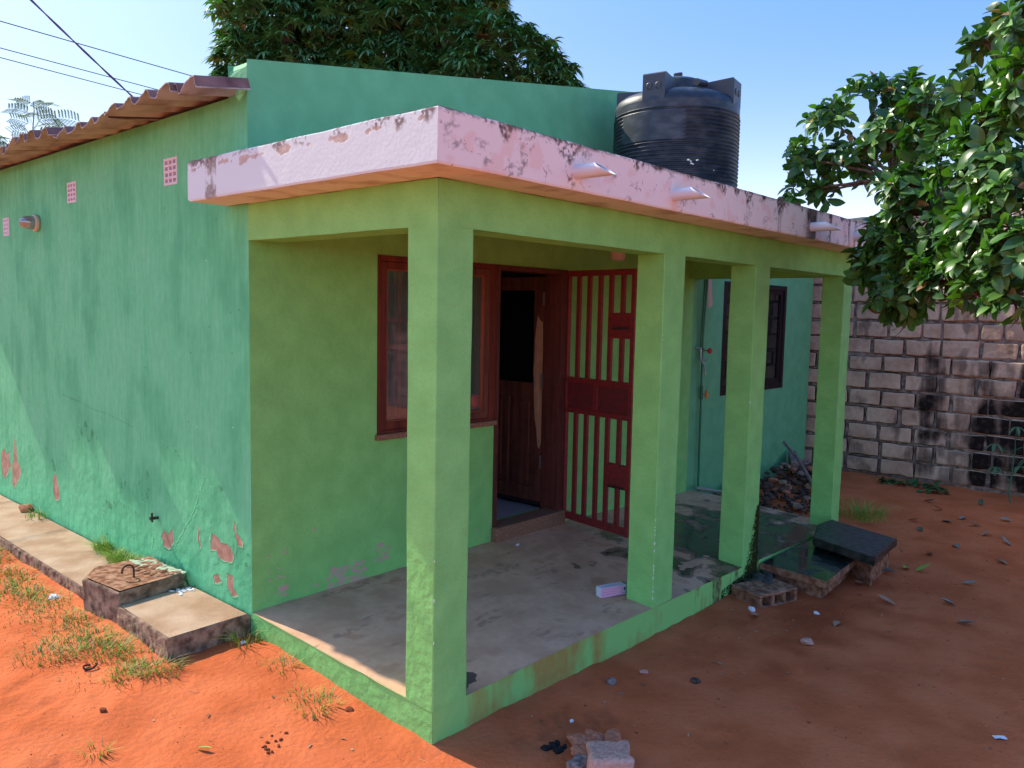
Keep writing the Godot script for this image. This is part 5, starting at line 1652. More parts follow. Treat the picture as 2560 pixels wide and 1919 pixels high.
const MANGO := [
	[6.02, 7.33, -11.53, 0.756], [5.77, 6.45, -11.40, 0.54], [6.91, 8.33, -11.54, 1.19], [8.05, 8.7, -11.02, 1.54], [8.83, 8.47, -9.75, 1.44], [7.48, 7.15, -10.54, 1.12], [6.5, 6.75, -10.94, 0.792], [7.95, 6.77, -9.56, 0.948], [8.41, 6.96, -8.83, 0.792], [9.06, 7.88, -8.86, 0.588], [8.52, 6.41, -7.69, 0.732], [8.77, 6.25, -7.24, 0.66], [8.05, 5.99, -7.83, 0.588], [9.04, 5.97, -6.91, 0.48], [9.27, 5.77, -6.63, 0.312], [7.52, 6.17, -9.61, 0.792], [6.01, 5.93, -10.98, 0.504], [5.47, 6.05, -11.56, 0.216], [8.19, 10.11, -11.22, 1.99], [6.85, 5.94, -10.41, 0.66], [7.93, 5.93, -8.95, 0.72]
	]

func build_mango() -> void:
	var tree := thing("mango_tree", "large dark mango tree with drooping narrow leaves behind the house", "tree", Vector3(6.6, 0, -11.2))
	var o := tree.position
	var mb := MB.new()
	limb([Vector3(0, -0.1, 0), Vector3(0.1, 1.6, 0.1), Vector3(0.0, 3.2, 0.0), Vector3(-0.2, 5.2, 0.1), Vector3(-0.1, 8.5, 0.0)], 0.32, 0.10, mb)
	part("trunk", mb, M.bark, tree)
	for k in MANGO.size():
		mb = MB.new()
		var c := Vector3(MANGO[k][0], MANGO[k][1], MANGO[k][2]) - o
		var st := Vector3(-0.1, clampf(c.y - 2.4, 2.4, 6.0), 0.05)
		limb([st, st.lerp(c, 0.5) + Vector3(0, -0.25, 0), c], 0.085, 0.03, mb)
		part("branch", mb, mat("mango_bark", lin(0.16, 0.09, 0.06), 1.0), tree)
	# sprays: a dozen long leaves hanging round a twig end
	var sprays := []
	for v in 4:
		var sp := MB.new()
		for q in 13:
			var az := q * 2.4 + rng.randf() * 0.5
			var open := rng.randf_range(0.5, 1.35)
			var dir := Vector3(sin(open) * cos(az), cos(open) * 0.7 - 0.15, sin(open) * sin(az)).normalized()
			var ln := rng.randf_range(0.17, 0.25)
			var sidev := dir.cross(Vector3.UP).normalized()
			var w := ln * 0.115
			var prev := Vector3.ZERO
			sp.tint = Color(1, 1, 1) * rng.randf_range(0.75, 1.25)
			for r in 4:
				var t := (r + 1) / 4.0
				var p := dir * ln * t + Vector3(0, -0.65 * ln * t * t, 0)
				var w0: float = [0.35, 1.0, 0.95, 0.6][r] * w
				var w1: float = [1.0, 0.95, 0.6, 0.04][r] * w
				var a := sp.vert(prev - sidev * w0, Vector3.UP); sp.vert(prev + sidev * w0, Vector3.UP); sp.vert(p + sidev * w1, Vector3.UP); sp.vert(p - sidev * w1, Vector3.UP)
				var ai := sp.i.size()
				sp.i.append_array([a, a + 2, a + 1, a, a + 3, a + 2])
				prev = p
		sp.smooth_from(0, 0)
		sprays.append(sp.mesh())
	var sets := [[], [], [], []]
	for b in MANGO:
		var c := Vector3(b[0], b[1], b[2])
		var rad: float = b[3]
		var n := clampi(int(rad * rad * 430.0), 30, 1100)
		for k in n:
			var d := Vector3(rng.randfn(), rng.randfn(), rng.randfn()).normalized()
			var bump := 1.0 + 0.28 * wob.get_noise_3dv(c * 3.0 + d * 1.9)
			var p := c + d * rad * bump * (0.72 + 0.34 * sqrt(rng.randf()))
			var inside := false
			for b2 in MANGO: if b2 != b and Vector3(b2[0], b2[1], b2[2]).distance_to(p) < b2[3] * 0.62: inside = true
			if inside: continue
			var bas := Basis(Vector3.UP, rng.randf() * TAU) * Basis(Vector3.RIGHT, rng.randf_range(-0.5, 0.5))
			bas = bas.scaled(Vector3.ONE * rng.randf_range(0.85, 1.3))
			var g := rng.randf_range(0.7, 1.25)
			var col := Color(0.105, 0.28, 0.105) * g
			if rng.randf() < 0.10: col = Color(0.14, 0.26, 0.05)
			elif rng.randf() < 0.01: col = Color(0.16, 0.09, 0.04)
			sets[rng.randi() % 4].append([Transform3D(bas, p - o), col])
	for v in 4:
		var mm := MultiMesh.new()
		mm.transform_format = MultiMesh.TRANSFORM_3D
		mm.use_colors = true
		mm.mesh = sprays[v]
		mm.instance_count = sets[v].size()
		for k in sets[v].size():
			mm.set_instance_transform(k, sets[v][k][0])
			mm.set_instance_color(k, sets[v][k][1])
		var f := MultiMeshInstance3D.new()
		f.name = "crown" if v == 0 else "crown_%03d" % v
		f.multimesh = mm
		f.material_override = M.mango_leaf
		tag(f, "", "", "", "stuff")
		tree.add_child(f)

func feather_leaf(mb: MB, at: Vector3, dir: Vector3, length: float) -> void:
	# twice-divided leaf: a stalk with pairs of side stalks set with tiny leaflets
	var d := dir.normalized()
	var side := d.cross(Vector3.UP).normalized().rotated(d, rng.randf_range(-1.3, 1.3))
	for k in 7:
		var t := 0.25 + 0.75 * k / 6.0
		var p := at + d * length * t + Vector3(0, -0.25 * length * t * t, 0)
		for s in [-1.0, 1.0]:
			var pd: Vector3 = (side * s * 0.9 + d * 0.45 + Vector3(0, 0.05, 0)).normalized()
			var pl := length * 0.42 * (1.0 - 0.35 * absf(t - 0.55))
			for q in 9:
				var u := (q + 1) / 9.0
				var b := p + pd * pl * u + Vector3(0, -0.15 * pl * u * u, 0)
				var lf := (d * 0.9 + pd * 0.3).normalized() * length * 0.07
				for s2 in [-1.0, 1.0]:
					var tip: Vector3 = b + lf * s2 + Vector3(0, -0.01, 0)
					var w := pd * length * 0.02
					mb.tri(b - w, b + w, tip)

func build_small_trees() -> void:
	var tree := thing("feathery_tree", "feathery leaved young tree showing above the left roof edge", "tree", Vector3(2.0, 0, -11.4))
	var o := tree.position
	var mb := MB.new()
	var leaf := MB.new()
	for b in [[1.35, 4.25, -11.3], [1.75, 4.30, -11.2], [2.12, 4.95, -11.3], [2.45, 4.55, -11.1], [1.5, 4.0, -11.0], [2.3, 4.2, -11.2], [2.75, 4.72, -11.0], [1.1, 3.95, -11.3], [1.9, 4.1, -11.4], [1.2, 4.15, -11.2], [1.6, 4.2, -11.5], [1.0, 3.8, -11.0], [1.45, 3.7, -11.2], [2.05, 4.0, -11.1], [2.9, 4.45, -11.1], [0.8, 3.9, -11.2]]:
		var c := Vector3(b[0], b[1], b[2]) - o
		limb([Vector3(0, 0, 0), Vector3(c.x * 0.2, c.y * 0.5, c.z * 0.3), c], 0.03, 0.006, mb)
		for k in 18:
			var t := 0.035 * k
			var p := c + Vector3(-c.x * 0.25 * t, -t, 0)
			var az = k * 2.4 + b[0] * 5.0
			leaf.tint = Color(0.16, 0.27, 0.12) * rng.randf_range(0.7, 1.3)
			feather_leaf(leaf, p, Vector3(cos(az), rng.randf_range(0.0, 0.6), sin(az)), rng.randf_range(0.26, 0.42))
	part("trunk", mb, M.bark, tree)
	tag(part("crown", leaf, M.grass, tree), "", "", "", "stuff")
	# bushy crown of another tree far behind, right of the tank
	tree = thing("distant_tree", "pale green treetop just showing right of the water tank", "tree", Vector3(11.5, 0, -8.5))
	mb = MB.new()
	limb([Vector3(0, 0, 0), Vector3(0.1, 2.0, 0), Vector3(0, 4.6, 0)], 0.16, 0.04, mb)
	part("trunk", mb, M.bark, tree)
	leaf = MB.new()
	for k in 2600:
		var d := Vector3(rng.randfn(), rng.randfn() * 0.9, rng.randfn()).normalized()
		var p := Vector3(0, 4.25, 0) + d * (0.5 + 0.55 * rng.randf()) * (1.0 + 0.3 * wob.get_noise_3dv(d * 3.0))
		var e := Vector3(rng.randf_range(-1, 1), rng.randf_range(-1.2, 0.6), rng.randf_range(-1, 1)).normalized() * rng.randf_range(0.08, 0.15)
		var w := e.cross(Vector3(rng.randf(), 0.4, rng.randf())).normalized() * 0.016
		leaf.tint = Color(0.10, 0.17, 0.05) * rng.randf_range(0.6, 1.4)
		leaf.tri(p - w, p + w, p + e)
	tag(part("crown", leaf, M.grass, tree), "", "", "", "stuff")

func grass_blades(mb: MB, at: Vector3, n: int, spread: float, hgt: float, dry: float) -> void:
	for k in n:
		var az := rng.randf() * TAU
		var r := spread * sqrt(rng.randf())
		var p := at + Vector3(cos(az) * r, 0, sin(az) * r)
		var lean := Vector3(cos(az + rng.randf_range(-1, 1)), 0, sin(az + rng.randf_range(-1, 1))) * rng.randf_range(0.5, 1.9)
		var h := hgt * rng.randf_range(0.4, 1.0)
		var w := Vector3(-lean.z, 0, lean.x).normalized() * rng.randf_range(0.0018, 0.0038)
		var green := Color(0.14, 0.32, 0.04).lerp(Color(0.32, 0.42, 0.07), rng.randf())
		mb.tint = green.lerp(Color(0.46, 0.33, 0.15), 1.0 if rng.randf() < dry else 0.0)
		var prev := p - Vector3(0, 0.01, 0)
		for q in 3:
			var t := (q + 1) / 3.0
			var c := p + Vector3(0, h * (t - 0.35 * t * t), 0) + lean * h * t * t * 0.8
			var w0 := w * (1.0 - q / 3.0)
			var w1 := w * (1.0 - t) + w * 0.08
			mb.quad(prev - w0, prev + w0, c + w1, c - w1)
			prev = c

func build_plants() -> void:
	var mb := MB.new()
	# ragged strip of grass along the path and the covers
	for k in 150:
		var z := -1.35 - pow(rng.randf(), 1.25) * 5.2
		var dens := 0.5 + 0.5 * wob.get_noise_1d(z * 1.7 + 3.0)
		if rng.randf() > 0.35 + dens: continue
		var wd := 0.05 + 0.28 * rng.randf() * rng.randf() * (1.6 if z > -3.3 and z < -1.9 else 0.8)
		var x := -0.49 - wd
		grass_blades(mb, Vector3(x, ground_y(x, z), z), rng.randi_range(20, 40), 0.09, rng.randf_range(0.035, 0.095), 0.35)
	for k in 130:
		var z := -1.4 - pow(rng.randf(), 1.2) * 3.6
		var x := -0.50 - 0.42 * rng.randf()
		grass_blades(mb, Vector3(x, ground_y(x, z) - 0.004, z), 12, 0.13, 0.035, 0.6)
	var o := solo("grass", mb, M.grass, "ragged green grass along the edge of the concrete path", "grass")
	tag(o, "", "", "", "stuff")
	mb = MB.new()
	for k in 46:
		var t := rng.randf()
		var z := lerpf(-3.55, -2.72, t)
		grass_blades(mb, Vector3(-0.035 - 0.12 * rng.randf() * t, 0.152, z), 22, 0.05, rng.randf_range(0.08, 0.19), 0.08)
	o = solo("grass", mb, M.grass, "bright green grass growing between the path and the left wall", "grass")
	tag(o, "", "", "", "stuff")
	mb = MB.new()
	grass_blades(mb, Vector3(-0.06, 0.152, -4.75), 60, 0.10, 0.16, 0.1)
	solo("grass_tuft", mb, M.grass, "tuft of grass at the wall foot, far left on the path", "grass")
	for q in [[-0.92, -2.02, 90, 0.13, 0.08, 0.55, "low half dry tuft on the sand far left, beside the grass strip"], [-0.56, -1.46, 90, 0.11, 0.11, 0.6, "straw coloured tuft at the front corner of the low slab"], [-0.09, -1.03, 60, 0.08, 0.08, 0.4, "small tuft of grass close to the middle of the porch edge"], [-0.18, -0.60, 90, 0.11, 0.07, 0.3, "sparse low tuft on the sand in front of the corner pillar"], [-1.06, -0.92, 26, 0.05, 0.07, 0.3, "thin tuft at the bottom left of the sand"], [-0.09, -1.44, 70, 0.10, 0.17, 0.15, "tall thin grass in the corner of low slab and porch"], [-0.66, -1.9, 60, 0.16, 0.08, 0.65, "dry tuft between the grass strip and the low slab"], [-0.19, -0.74, 40, 0.08, 0.05, 0.4, "flat tuft of grass just behind the sparse one by the corner pillar"]]:
		mb = MB.new()
		grass_blades(mb, Vector3.ZERO, q[2], q[3], q[4], q[5])
		solo("grass_tuft", mb, M.grass, q[6], "grass", "", Vector3(q[0], ground_y(q[0], q[1]), q[1]))
	mb = MB.new()
	grass_blades(mb, Vector3.ZERO, 260, 0.24, 0.22, 0.05)
	solo("grass_tuft", mb, M.grass, "dark green grass behind the foot of the end pillar", "grass", "", Vector3(5.75, 0, -0.05))
	# low broad weeds at the foot of the block wall
	var lf := leaf_mesh(0.13, 0.035, 0.6, 0.3, 0.5, 4)
	for q in [[7.62, -0.32, 30, "low leafy weed at the block wall foot, left of the black stain"], [7.70, -0.02, 34, "spreading weed at the block wall foot, under the black stain"], [7.5, 0.18, 24, "smaller weed a step right of the spreading one at the block wall"]]:
		var w := MB.new()
		var mm := w
		for k in q[2]:
			var az := rng.randf() * TAU
			var tf := Transform3D(Basis(Vector3.UP, az) * Basis(Vector3.RIGHT, rng.randf_range(0.2, 1.0)) * Basis().scaled(Vector3.ONE * rng.randf_range(0.7, 1.4)), Vector3(0.10 * rng.randf_range(-1, 1), 0.02, 0.14 * rng.randf_range(-1, 1)))
			add_mesh(w, lf, tf, Color(0.05, 0.15, 0.05) * rng.randf_range(0.7, 1.3))
		solo("weed", w, M.grass, q[3], "weed", "", Vector3(q[0], 0.0, q[1]))
	# young plant with fingered leaves at the right edge
	var p := thing("young_plant", "young plant with fingered pale leaves by the block wall, right edge", "plant", Vector3(7.55, 0, 0.88))
	mb = MB.new()
	limb([Vector3(0, 0, 0), Vector3(0.02, 0.45, 0.0), Vector3(-0.02, 0.82, 0.02)], 0.009, 0.004, mb)
	for q in [[0.30, 2.6], [0.34, 0.6], [0.5, 4.0], [0.56, 1.6], [0.22, 5.2]]:
		tube(mb, [Vector3(0, q[0], 0), Vector3(0.2 * cos(q[1]), q[0] + 0.13, 0.2 * sin(q[1]))], [0.004], 5)
	part("stem", mb, M.green_pipe, p)
	for q in [[0.30, 2.6], [0.34, 0.6], [0.5, 4.0], [0.56, 1.6], [0.22, 5.2], [0.80, 0.0]]:
		var w := MB.new()
		for k in 6:
			var tf := Transform3D(Basis(Vector3.UP, TAU * k / 6.5 + q[1]) * Basis(Vector3.RIGHT, -0.1), Vector3(0.2 * cos(q[1]), q[0] + 0.13, 0.2 * sin(q[1])) if q[0] < 0.7 else Vector3(-0.02, 0.82, 0.02))
			add_mesh(w, lf, tf, Color(0.08, 0.17, 0.09))
		part("leaf", w, M.grass, p)

func add_mesh(mb: MB, m: ArrayMesh, tf: Transform3D, tint: Color) -> void:
	var a := m.surface_get_arrays(0)
	var at := mb.v.size()
	var vs: PackedVector3Array = a[Mesh.ARRAY_VERTEX]
	var ns: PackedVector3Array = a[Mesh.ARRAY_NORMAL]
	mb.tint = tint
	for k in vs.size(): mb.vert(tf * vs[k], (tf.basis * ns[k]).normalized())
	for k in a[Mesh.ARRAY_INDEX]: mb.i.append(at + k)

# ------------------------------------------------------------------ small things
func build_litter() -> void:
	# broken brick hearth in front of the corner pillar
	var G := func(x, z): return ground_y(x, z)
	var bricks := [[0.475, 0.444, 0.085, 0.055, 0.085, "brick_clay", "reddish clay brick fragment, left one of the hearth"], [0.545, 0.478, 0.085, 0.06, 0.075, "brick_clay", "angular brick fragment at the back of the hearth"], [0.61, 0.55, 0.10, 0.055, 0.075, "brick_clay", "rounded brick fragment, right one of the hearth"], [0.42, 0.53, 0.075, 0.04, 0.12, "brick_clay", "flat cracked brick fragment in the middle of the hearth"], [0.49, 0.58, 0.07, 0.06, 0.08, "brick_clay", "upright brick fragment wedged behind the big pink chunk"], [0.475, 0.50, 0.03, 0.03, 0.03, "brick_clay", "tiny brick crumb between the hearth fragments"]]
	for b in bricks:
		var mb := MB.new()
		rock(mb, Vector3(b[2], b[3], b[4]) * 1.05, 9, Transform3D(), 0.03)
		solo("brick_fragment", mb, M[b[5]], b[6], "brick", "", Vector3(b[0], G.call(b[0], b[1]) + 0.018, b[1]), rng.randf() * 3.0)
	var mb := MB.new()
	rbox(mb, Vector3(-0.105, 0, -0.095), Vector3(0.105, 0.10, 0.095), Vector3(0.02, 0.02, 0.02), 0.03, 0.03, Transform3D(Basis(Vector3.BACK, -0.12), Vector3.ZERO), 6.0)
	solo("brick_chunk", mb, M.brick_pale, "big pale pink chunk of broken brick at the hearth", "brick", "", Vector3(0.405, G.call(0.4, 0.66) - 0.02, 0.67), 0.75)
	mb = MB.new()
	rbox(mb, Vector3(-0.05, 0, -0.04), Vector3(0.05, 0.05, 0.04), Vector3(0.012, 0.012, 0.012), 0.03, 0.02, Transform3D(), 8.0)
	solo("brick_chunk", mb, M.stone, "gray mortar lump left of the big pink brick chunk", "brick", "", Vector3(0.315, G.call(0.31, 0.57), 0.575), 0.2)
	mb = MB.new()
	for k in 12: rock(mb, Vector3(rng.randf_range(0.015, 0.04), 0.02, rng.randf_range(0.015, 0.03)), 6, Transform3D(Basis(Vector3.UP, rng.randf() * 6), Vector3(rng.randf_range(-0.06, 0.06), 0.008, rng.randf_range(-0.05, 0.05))), 0.05, 8)
	solo("charcoal", mb, M.char, "bits of black charcoal left of the brick hearth", "charcoal", "", Vector3(0.386, G.call(0.386, 0.382), 0.382))
	# stones
	for s in [[1.117, 0.182, 0.06, "stone", "grayish pink stone in front of the porch, nearest the corner pillar"], [1.342, 0.244, 0.045, "brick_pale", "small pink stone just right of the grayish one by the porch"], [1.456, 0.498, 0.05, "rubble_dark", "dark gray stone on the open soil before the porch"], [2.428, 0.723, 0.075, "brick_pale", "lone pale brown stone out in the yard"], [-0.924, -1.211, 0.035, "soil_dark", "dark brown clod on the sunlit sand at left"], [-0.60, -0.1, 0.028, "soil_dark", "tiny dark clod on the sand near the bottom edge"], [-0.09, -0.48, 0.04, "soil_dark", "dark clod lying close to the corner pillar base"], [-0.10, -2.745, 0.12, "brick_clay", "reddish cobble on the path end by the crumbling cover"], [-0.05, -5.05, 0.11, "brick_clay", "red brick scrap on the path at far left"]]:
		mb = MB.new()
		rock(mb, Vector3(s[2], s[2] * 0.6, s[2] * 0.8), 8)
		var y: float = G.call(s[0], s[1]) if s[1] > -2.5 else 0.16
		solo("stone", mb, M[s[3]], s[4], "stone", "", Vector3(s[0], y + s[2] * 0.15, s[1]), rng.randf() * 6.0)
	# clods thrown up where the sand was scraped
	mb = MB.new()
	for k in 16: rock(mb, Vector3.ONE * rng.randf_range(0.008, 0.02), 6, Transform3D(Basis(Vector3.UP, rng.randf() * 6), Vector3(rng.randf_range(-0.09, 0.09), 0.003, rng.randf_range(-0.04, 0.04))), 0.05, 8)
	solo("soil_clods", mb, M.soil_dark, "cluster of dark clods in a scrape of the sunlit sand", "soil", "", Vector3(-0.475, G.call(-0.475, -0.49), -0.49), 0.7)
	# litter
	var papers := [[2.672, 0.25, 0.05, "crumpled white paper near the hollow block"], [2.947, 0.579, 0.035, "small crumpled paper before the wet drain cover"], [1.942, 1.832, 0.05, "torn flat paper slip at the bottom right of the yard"], [-0.561, -2.89, 0.06, "white plastic scrap in the grass strip at left"], [-0.10, -1.42, 0.03, "pale pink wrapper in the grass by the low slab"], [0.62, 0.30, 0.022, "tiny pale scrap behind the brick hearth"]]
	for q in papers:
		mb = MB.new()
		if q[1] > 1.5: rbox(mb, Vector3(-0.028, 0, -0.014), Vector3(0.028, 0.004, 0.014), Vector3(0.001, 0.001, 0.001), 0.008, 0.006, Transform3D(), 30.0)
		else: rock(mb, Vector3(q[2], q[2] * 0.7, q[2] * 0.8), 10, Transform3D(), 0.25)
		solo("paper_scrap", mb, M.paper, q[3], "litter", "", Vector3(q[0], G.call(q[0], q[1]) + q[2] * 0.12, q[1]), rng.randf() * 3.0)
	mb = MB.new()
	rock(mb, Vector3(0.035, 0.012, 0.025), 6)
	solo("paper_scrap", mb, M.paper, "small white scrap on the porch floor below the door step", "litter", "", Vector3(2.05, floor_y(2.05, -1.31) + 0.006, -1.31))
	mb = MB.new()
	for k in 5: rock(mb, Vector3(rng.randf_range(0.015, 0.05), 0.008, 0.02), 6, Transform3D(Basis(), Vector3(k * 0.035, 0, rng.randf_range(-0.02, 0.02))), 0.1, 8)
	solo("paper_scrap", mb, M.paper, "white soap scraps on the wet porch floor", "litter", "", Vector3(2.95, floor_y(2.95, -0.75) + 0.004, -0.75), 0.8)
	# black strap loop on the sand
	mb = MB.new()
	var pts := []
	for k in 15:
		var a := TAU * k / 16.5
		pts.append(Vector3(0.035 * cos(a), 0.012 + 0.006 * sin(a * 2.0), 0.026 * sin(a)))
	tube(mb, pts, [0.005], 6)
	solo("strap", mb, M.rubber, "black rubber strap curled into a loop on the sand", "strap", "", Vector3(-0.787, G.call(-0.787, -1.719), -1.719), 0.4)
	# carton by the second pillar
	mb = MB.new()
	var hw := Vector3(0.105, 0.03, 0.03)
	var ca := thing("carton", "small white carton with a pink side lying against the second pillar", "box", Vector3(1.795, floor_y(1.79, -0.3) + 0.031, -0.285), -0.35)
	mb.quad(Vector3(-hw.x, -hw.y, hw.z), Vector3(hw.x, -hw.y, hw.z), Vector3(hw.x, hw.y, hw.z), Vector3(-hw.x, hw.y, hw.z), Vector2(0, 0.66), Vector2(1, 0.66), Vector2(1, 0.34), Vector2(0, 0.34))
	mb.quad(Vector3(-hw.x, hw.y, hw.z), Vector3(hw.x, hw.y, hw.z), Vector3(hw.x, hw.y, -hw.z), Vector3(-hw.x, hw.y, -hw.z), Vector2(0, 0.32), Vector2(1, 0.32), Vector2(1, 0.02), Vector2(0, 0.02))
	mb.quad(Vector3(-hw.x, -hw.y, -hw.z), Vector3(-hw.x, -hw.y, hw.z), Vector3(-hw.x, hw.y, hw.z), Vector3(-hw.x, hw.y, -hw.z), Vector2(0, 0.9), Vector2(0.02, 0.9), Vector2(0.02, 0.8), Vector2(0, 0.8))
	mb.quad(Vector3(hw.x, -hw.y, -hw.z), Vector3(-hw.x, -hw.y, -hw.z), Vector3(-hw.x, hw.y, -hw.z), Vector3(hw.x, hw.y, -hw.z), Vector2(0, 0.9), Vector2(0.02, 0.9), Vector2(0.02, 0.8), Vector2(0, 0.8))
	mb.quad(Vector3(-hw.x, -hw.y, -hw.z), Vector3(hw.x, -hw.y, -hw.z), Vector3(hw.x, -hw.y, hw.z), Vector3(-hw.x, -hw.y, hw.z), Vector2(0, 0.9), Vector2(0.02, 0.9), Vector2(0.02, 0.8), Vector2(0, 0.8))
	part("carton_body", mb, M.carton, ca)
	mb = MB.new()
	rbox(mb, Vector3(0.10, -0.026, 0.012), Vector3(0.135, 0.026, 0.014), Vector3(0.0008, 0.0008, 0.0008), 0.1, 0.0, Transform3D(Basis(Vector3.UP, -0.5), Vector3(0.0, 0, 0.05)))
	part("end_flap", mb, M.paper, ca)
	# red bag on the sill inside
	mb = MB.new()
	rock(mb, Vector3(0.10, 0.125, 0.06), 8, Transform3D(), 0.16, 22)
	mb.smooth_from(0, 0)
	solo("plastic_bag", mb, M.red_bag, "crumpled red plastic bag behind the glass of the window by the door", "bag", "", Vector3(1.868, 1.265, -1.585))
	# fallen leaves
	var spots := [[4.365, 0.808, 1], [3.801, 1.219, 0], [3.415, 1.31, 0], [4.45, 0.726, 1], [3.49, 0.917, 2], [3.809, 0.607, 2], [4.328, 1.138, 0], [5.729, 1.217, 0], [6.612, 1.062, 0], [5.076, 1.303, 2], [6.651, 0.455, 0], [6.451, 0.699, 0], [6.176, 0.64, 3], [6.223, 0.885, 0], [5.63, 0.5, 3], [4.2, 0.58, 0], [2.62, 0.32, 2], [5.3, 0.9, 0], [6.0, 0.3, 2], [5.0, 0.75, 3], [2.9, 0.75, 2], [6.9, 0.2, 0], [7.1, 0.7, 3], [5.9, 0.95, 2], [-0.754, -0.666, 1]]
	var fallen := []
	var said := ["gray", "yellow green", "light brown", "dark green"]
	var tints := [Color(0.20, 0.19, 0.15), Color(0.22, 0.26, 0.03), Color(0.30, 0.17, 0.10), Color(0.05, 0.09, 0.05)]
	for k in spots.size():
		var q: Array = spots[k]
		var lm := leaf_mesh(rng.randf_range(0.09, 0.13) if k < 24 else 0.07, rng.randf_range(0.04, 0.055) if k < 24 else 0.02, rng.randf_range(-0.5, 0.1), rng.randf_range(0.3, 0.9), 0.5, 5, tints[q[2]])
		var ls := solo("fallen_leaf", lm, M.dry_leaf, "" if k < 24 else "yellowish curled leaf on the sunlit sand before the corner pillar", "leaf", "leaves fallen in the yard" if k < 24 else "", Vector3(q[0], G.call(q[0], q[1]) + 0.006, q[1]), rng.randf() * TAU)
		ls.rotate_object_local(Vector3.FORWARD, rng.randf_range(-0.3, 0.3))
		if k < 24: fallen.append([ls, said[q[2]]])
	by_distance(fallen, "%s fallen leaf on red soil, %s among its colour")

# labels that count alike things outward from the end pillar
func by_distance(list: Array, form: String) -> void:
	list.sort_custom(func(a, b): return a[0].position.distance_to(Vector3(4.85, 0, 0)) < b[0].position.distance_to(Vector3(4.85, 0, 0)))
	var words := ["nearest the end pillar", "second from the end pillar", "third from the end pillar", "fourth from the end pillar", "fifth from the end pillar", "sixth from the end pillar", "seventh from the end pillar", "eighth from the end pillar", "ninth from the end pillar", "tenth from the end pillar"]
	var seen_ := {}
	for q in list:
		var k: int = seen_.get(q[1], 0)
		seen_[q[1]] = k + 1
		q[0].set_meta("label", form % [q[1], words[k] if k < 10 else "%s from the end pillar" % ["eleventh", "twelfth", "thirteenth", "fourteenth", "fifteenth", "sixteenth", "seventeenth", "eighteenth", "nineteenth", "twentieth", "twenty first", "twenty second", "twenty third", "twenty fourth", "twenty fifth"][mini(k - 10, 14)]])

func build_wires() -> void:
	for q in [[1.703, -11.24, 5.118, -11.715, "uppermost of the three overhead wires"], [2.106, -12.664, 5.04, -13.128, "middle one of the three overhead wires"], [2.272, -13.25, 5.2, -13.784, "lowest of the three overhead wires"]]:
		var d := Vector3(q[2] - q[0], 0, q[3] - q[1]).normalized()
		var c := Vector3(q[0], 6.0, q[1])
		var mb := MB.new()
		var pts := []
		for k in 41:
			var t := lerpf(-26.0, 30.0, k / 40.0)
			pts.append(c + d * t + Vector3(0, 0.0004 * (t - 2.0) * (t - 2.0), 0))
		tube(mb, pts, [0.0075], 6)
		solo("overhead_wire", mb, M.wire, "thin dark overhead wire, " + q[4], "wire", "overhead wires left of the mango tree")
	var mb := MB.new()
	for s in 2:
		var pts := []
		for k in 61:
			var t := k / 60.0
			var p := Vector3(0.92, 3.66, -4.815).lerp(Vector3(-2.7, 7.5, -6.1), t) - Vector3(0, 0.5 * t * (1.0 - t), 0)
			var a := t * 60.0 + PI * s
			pts.append(p + Vector3(cos(a) * 0.006, 0, sin(a) * 0.006))
		tube(mb, pts, [0.006], 6)
	tube(mb, [Vector3(0.92, 3.18, -4.815), Vector3(0.92, 3.70, -4.815)], [0.02], 8)
	solo("service_cable", mb, M.violet_wire, "twisted violet service cable coming down to the left roof", "cable")

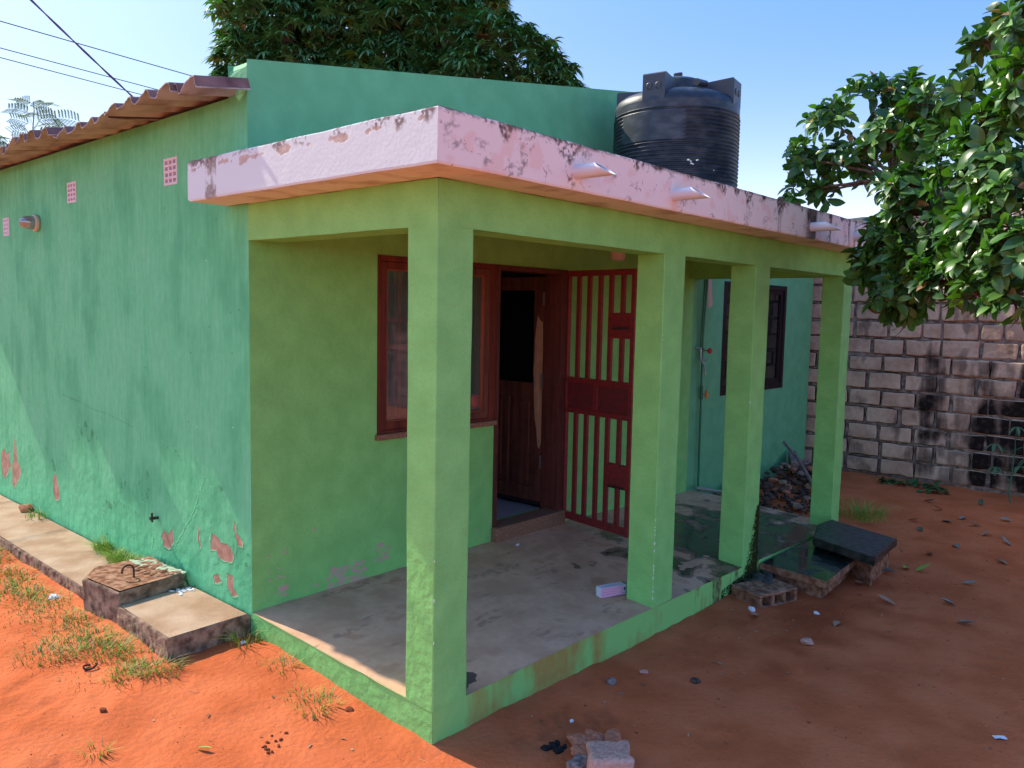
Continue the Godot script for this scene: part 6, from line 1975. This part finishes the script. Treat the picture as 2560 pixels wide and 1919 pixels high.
# ------------------------------------------------------------------ light and camera
func sky_image() -> Image:
	var w := 512
	var h := 256
	var im := Image.create(w, h, false, Image.FORMAT_RGBF)
	var sun := Vector3(-0.121, 0.878, -1.0).normalized()
	for y in h:
		var th := PI * (y + 0.5) / h
		for x in w:
			var ph := TAU * (x + 0.5) / w
			var d := Vector3(sin(th) * sin(ph), cos(th), -sin(th) * cos(ph))
			var e := maxf(d.y, 0.0)
			var a := acos(clampf(d.dot(sun), -1, 1))
			var c := SKY_ZENITH.lerp(SKY_HORIZON, pow(1.0 - e, 4.0))
			c += SKY_GLOW * exp(-a / 0.34) + SKY_HAZE * exp(-e / 0.095)
			im.set_pixel(x, y, c)
	return im

const SKY_ZENITH := Color(0.025, 0.104, 0.31)
const SKY_HORIZON := Color(0.045, 0.138, 0.315)
const SKY_GLOW := Color(0.84, 0.86, 0.62)
const SKY_HAZE := Color(0.84, 0.78, 0.58)

func _ready() -> void:
	rng.seed = 20240
	var cam := Camera3D.new()
	cam.name = "camera"
	add_child(cam)
	cam.transform = Transform3D(Basis(Vector3.UP, -0.8432) * Basis(Vector3.RIGHT, -0.0903) * Basis(Vector3.BACK, 0.0196), EYE)
	cam.fov = 51.13
	cam.near = 0.05
	cam.far = 3000.0
	cam.current = true
	var env := Environment.new()
	var sky := Sky.new()
	var pan := PanoramaSkyMaterial.new()
	pan.panorama = ImageTexture.create_from_image(sky_image())
	sky.sky_material = pan
	env.background_mode = Environment.BG_SKY
	env.sky = sky
	env.tonemap_mode = Environment.TONE_MAPPER_LINEAR
	env.tonemap_exposure = 3.4
	env.sdfgi_enabled = true
	env.ssao_enabled = true
	env.ssil_enabled = true
	var we := WorldEnvironment.new()
	we.name = "environment"
	we.environment = env
	add_child(we)
	var sun := DirectionalLight3D.new()
	sun.name = "sun"
	sun.light_energy = 0.60
	sun.light_color = Color(1.0, 0.95, 0.86)
	sun.light_angular_distance = 0.5
	sun.shadow_enabled = true
	add_child(sun)
	sun.look_at_from_position(Vector3.ZERO, Vector3(0.121, -0.878, 1.0))
	make_materials()
	build_ground()
	build_house()
	build_paving()
	build_block_wall()
	build_tank()
	build_rubble()
	build_leafy_tree()
	build_mango()
	build_small_trees()
	build_plants()
	build_wires()
	build_litter()
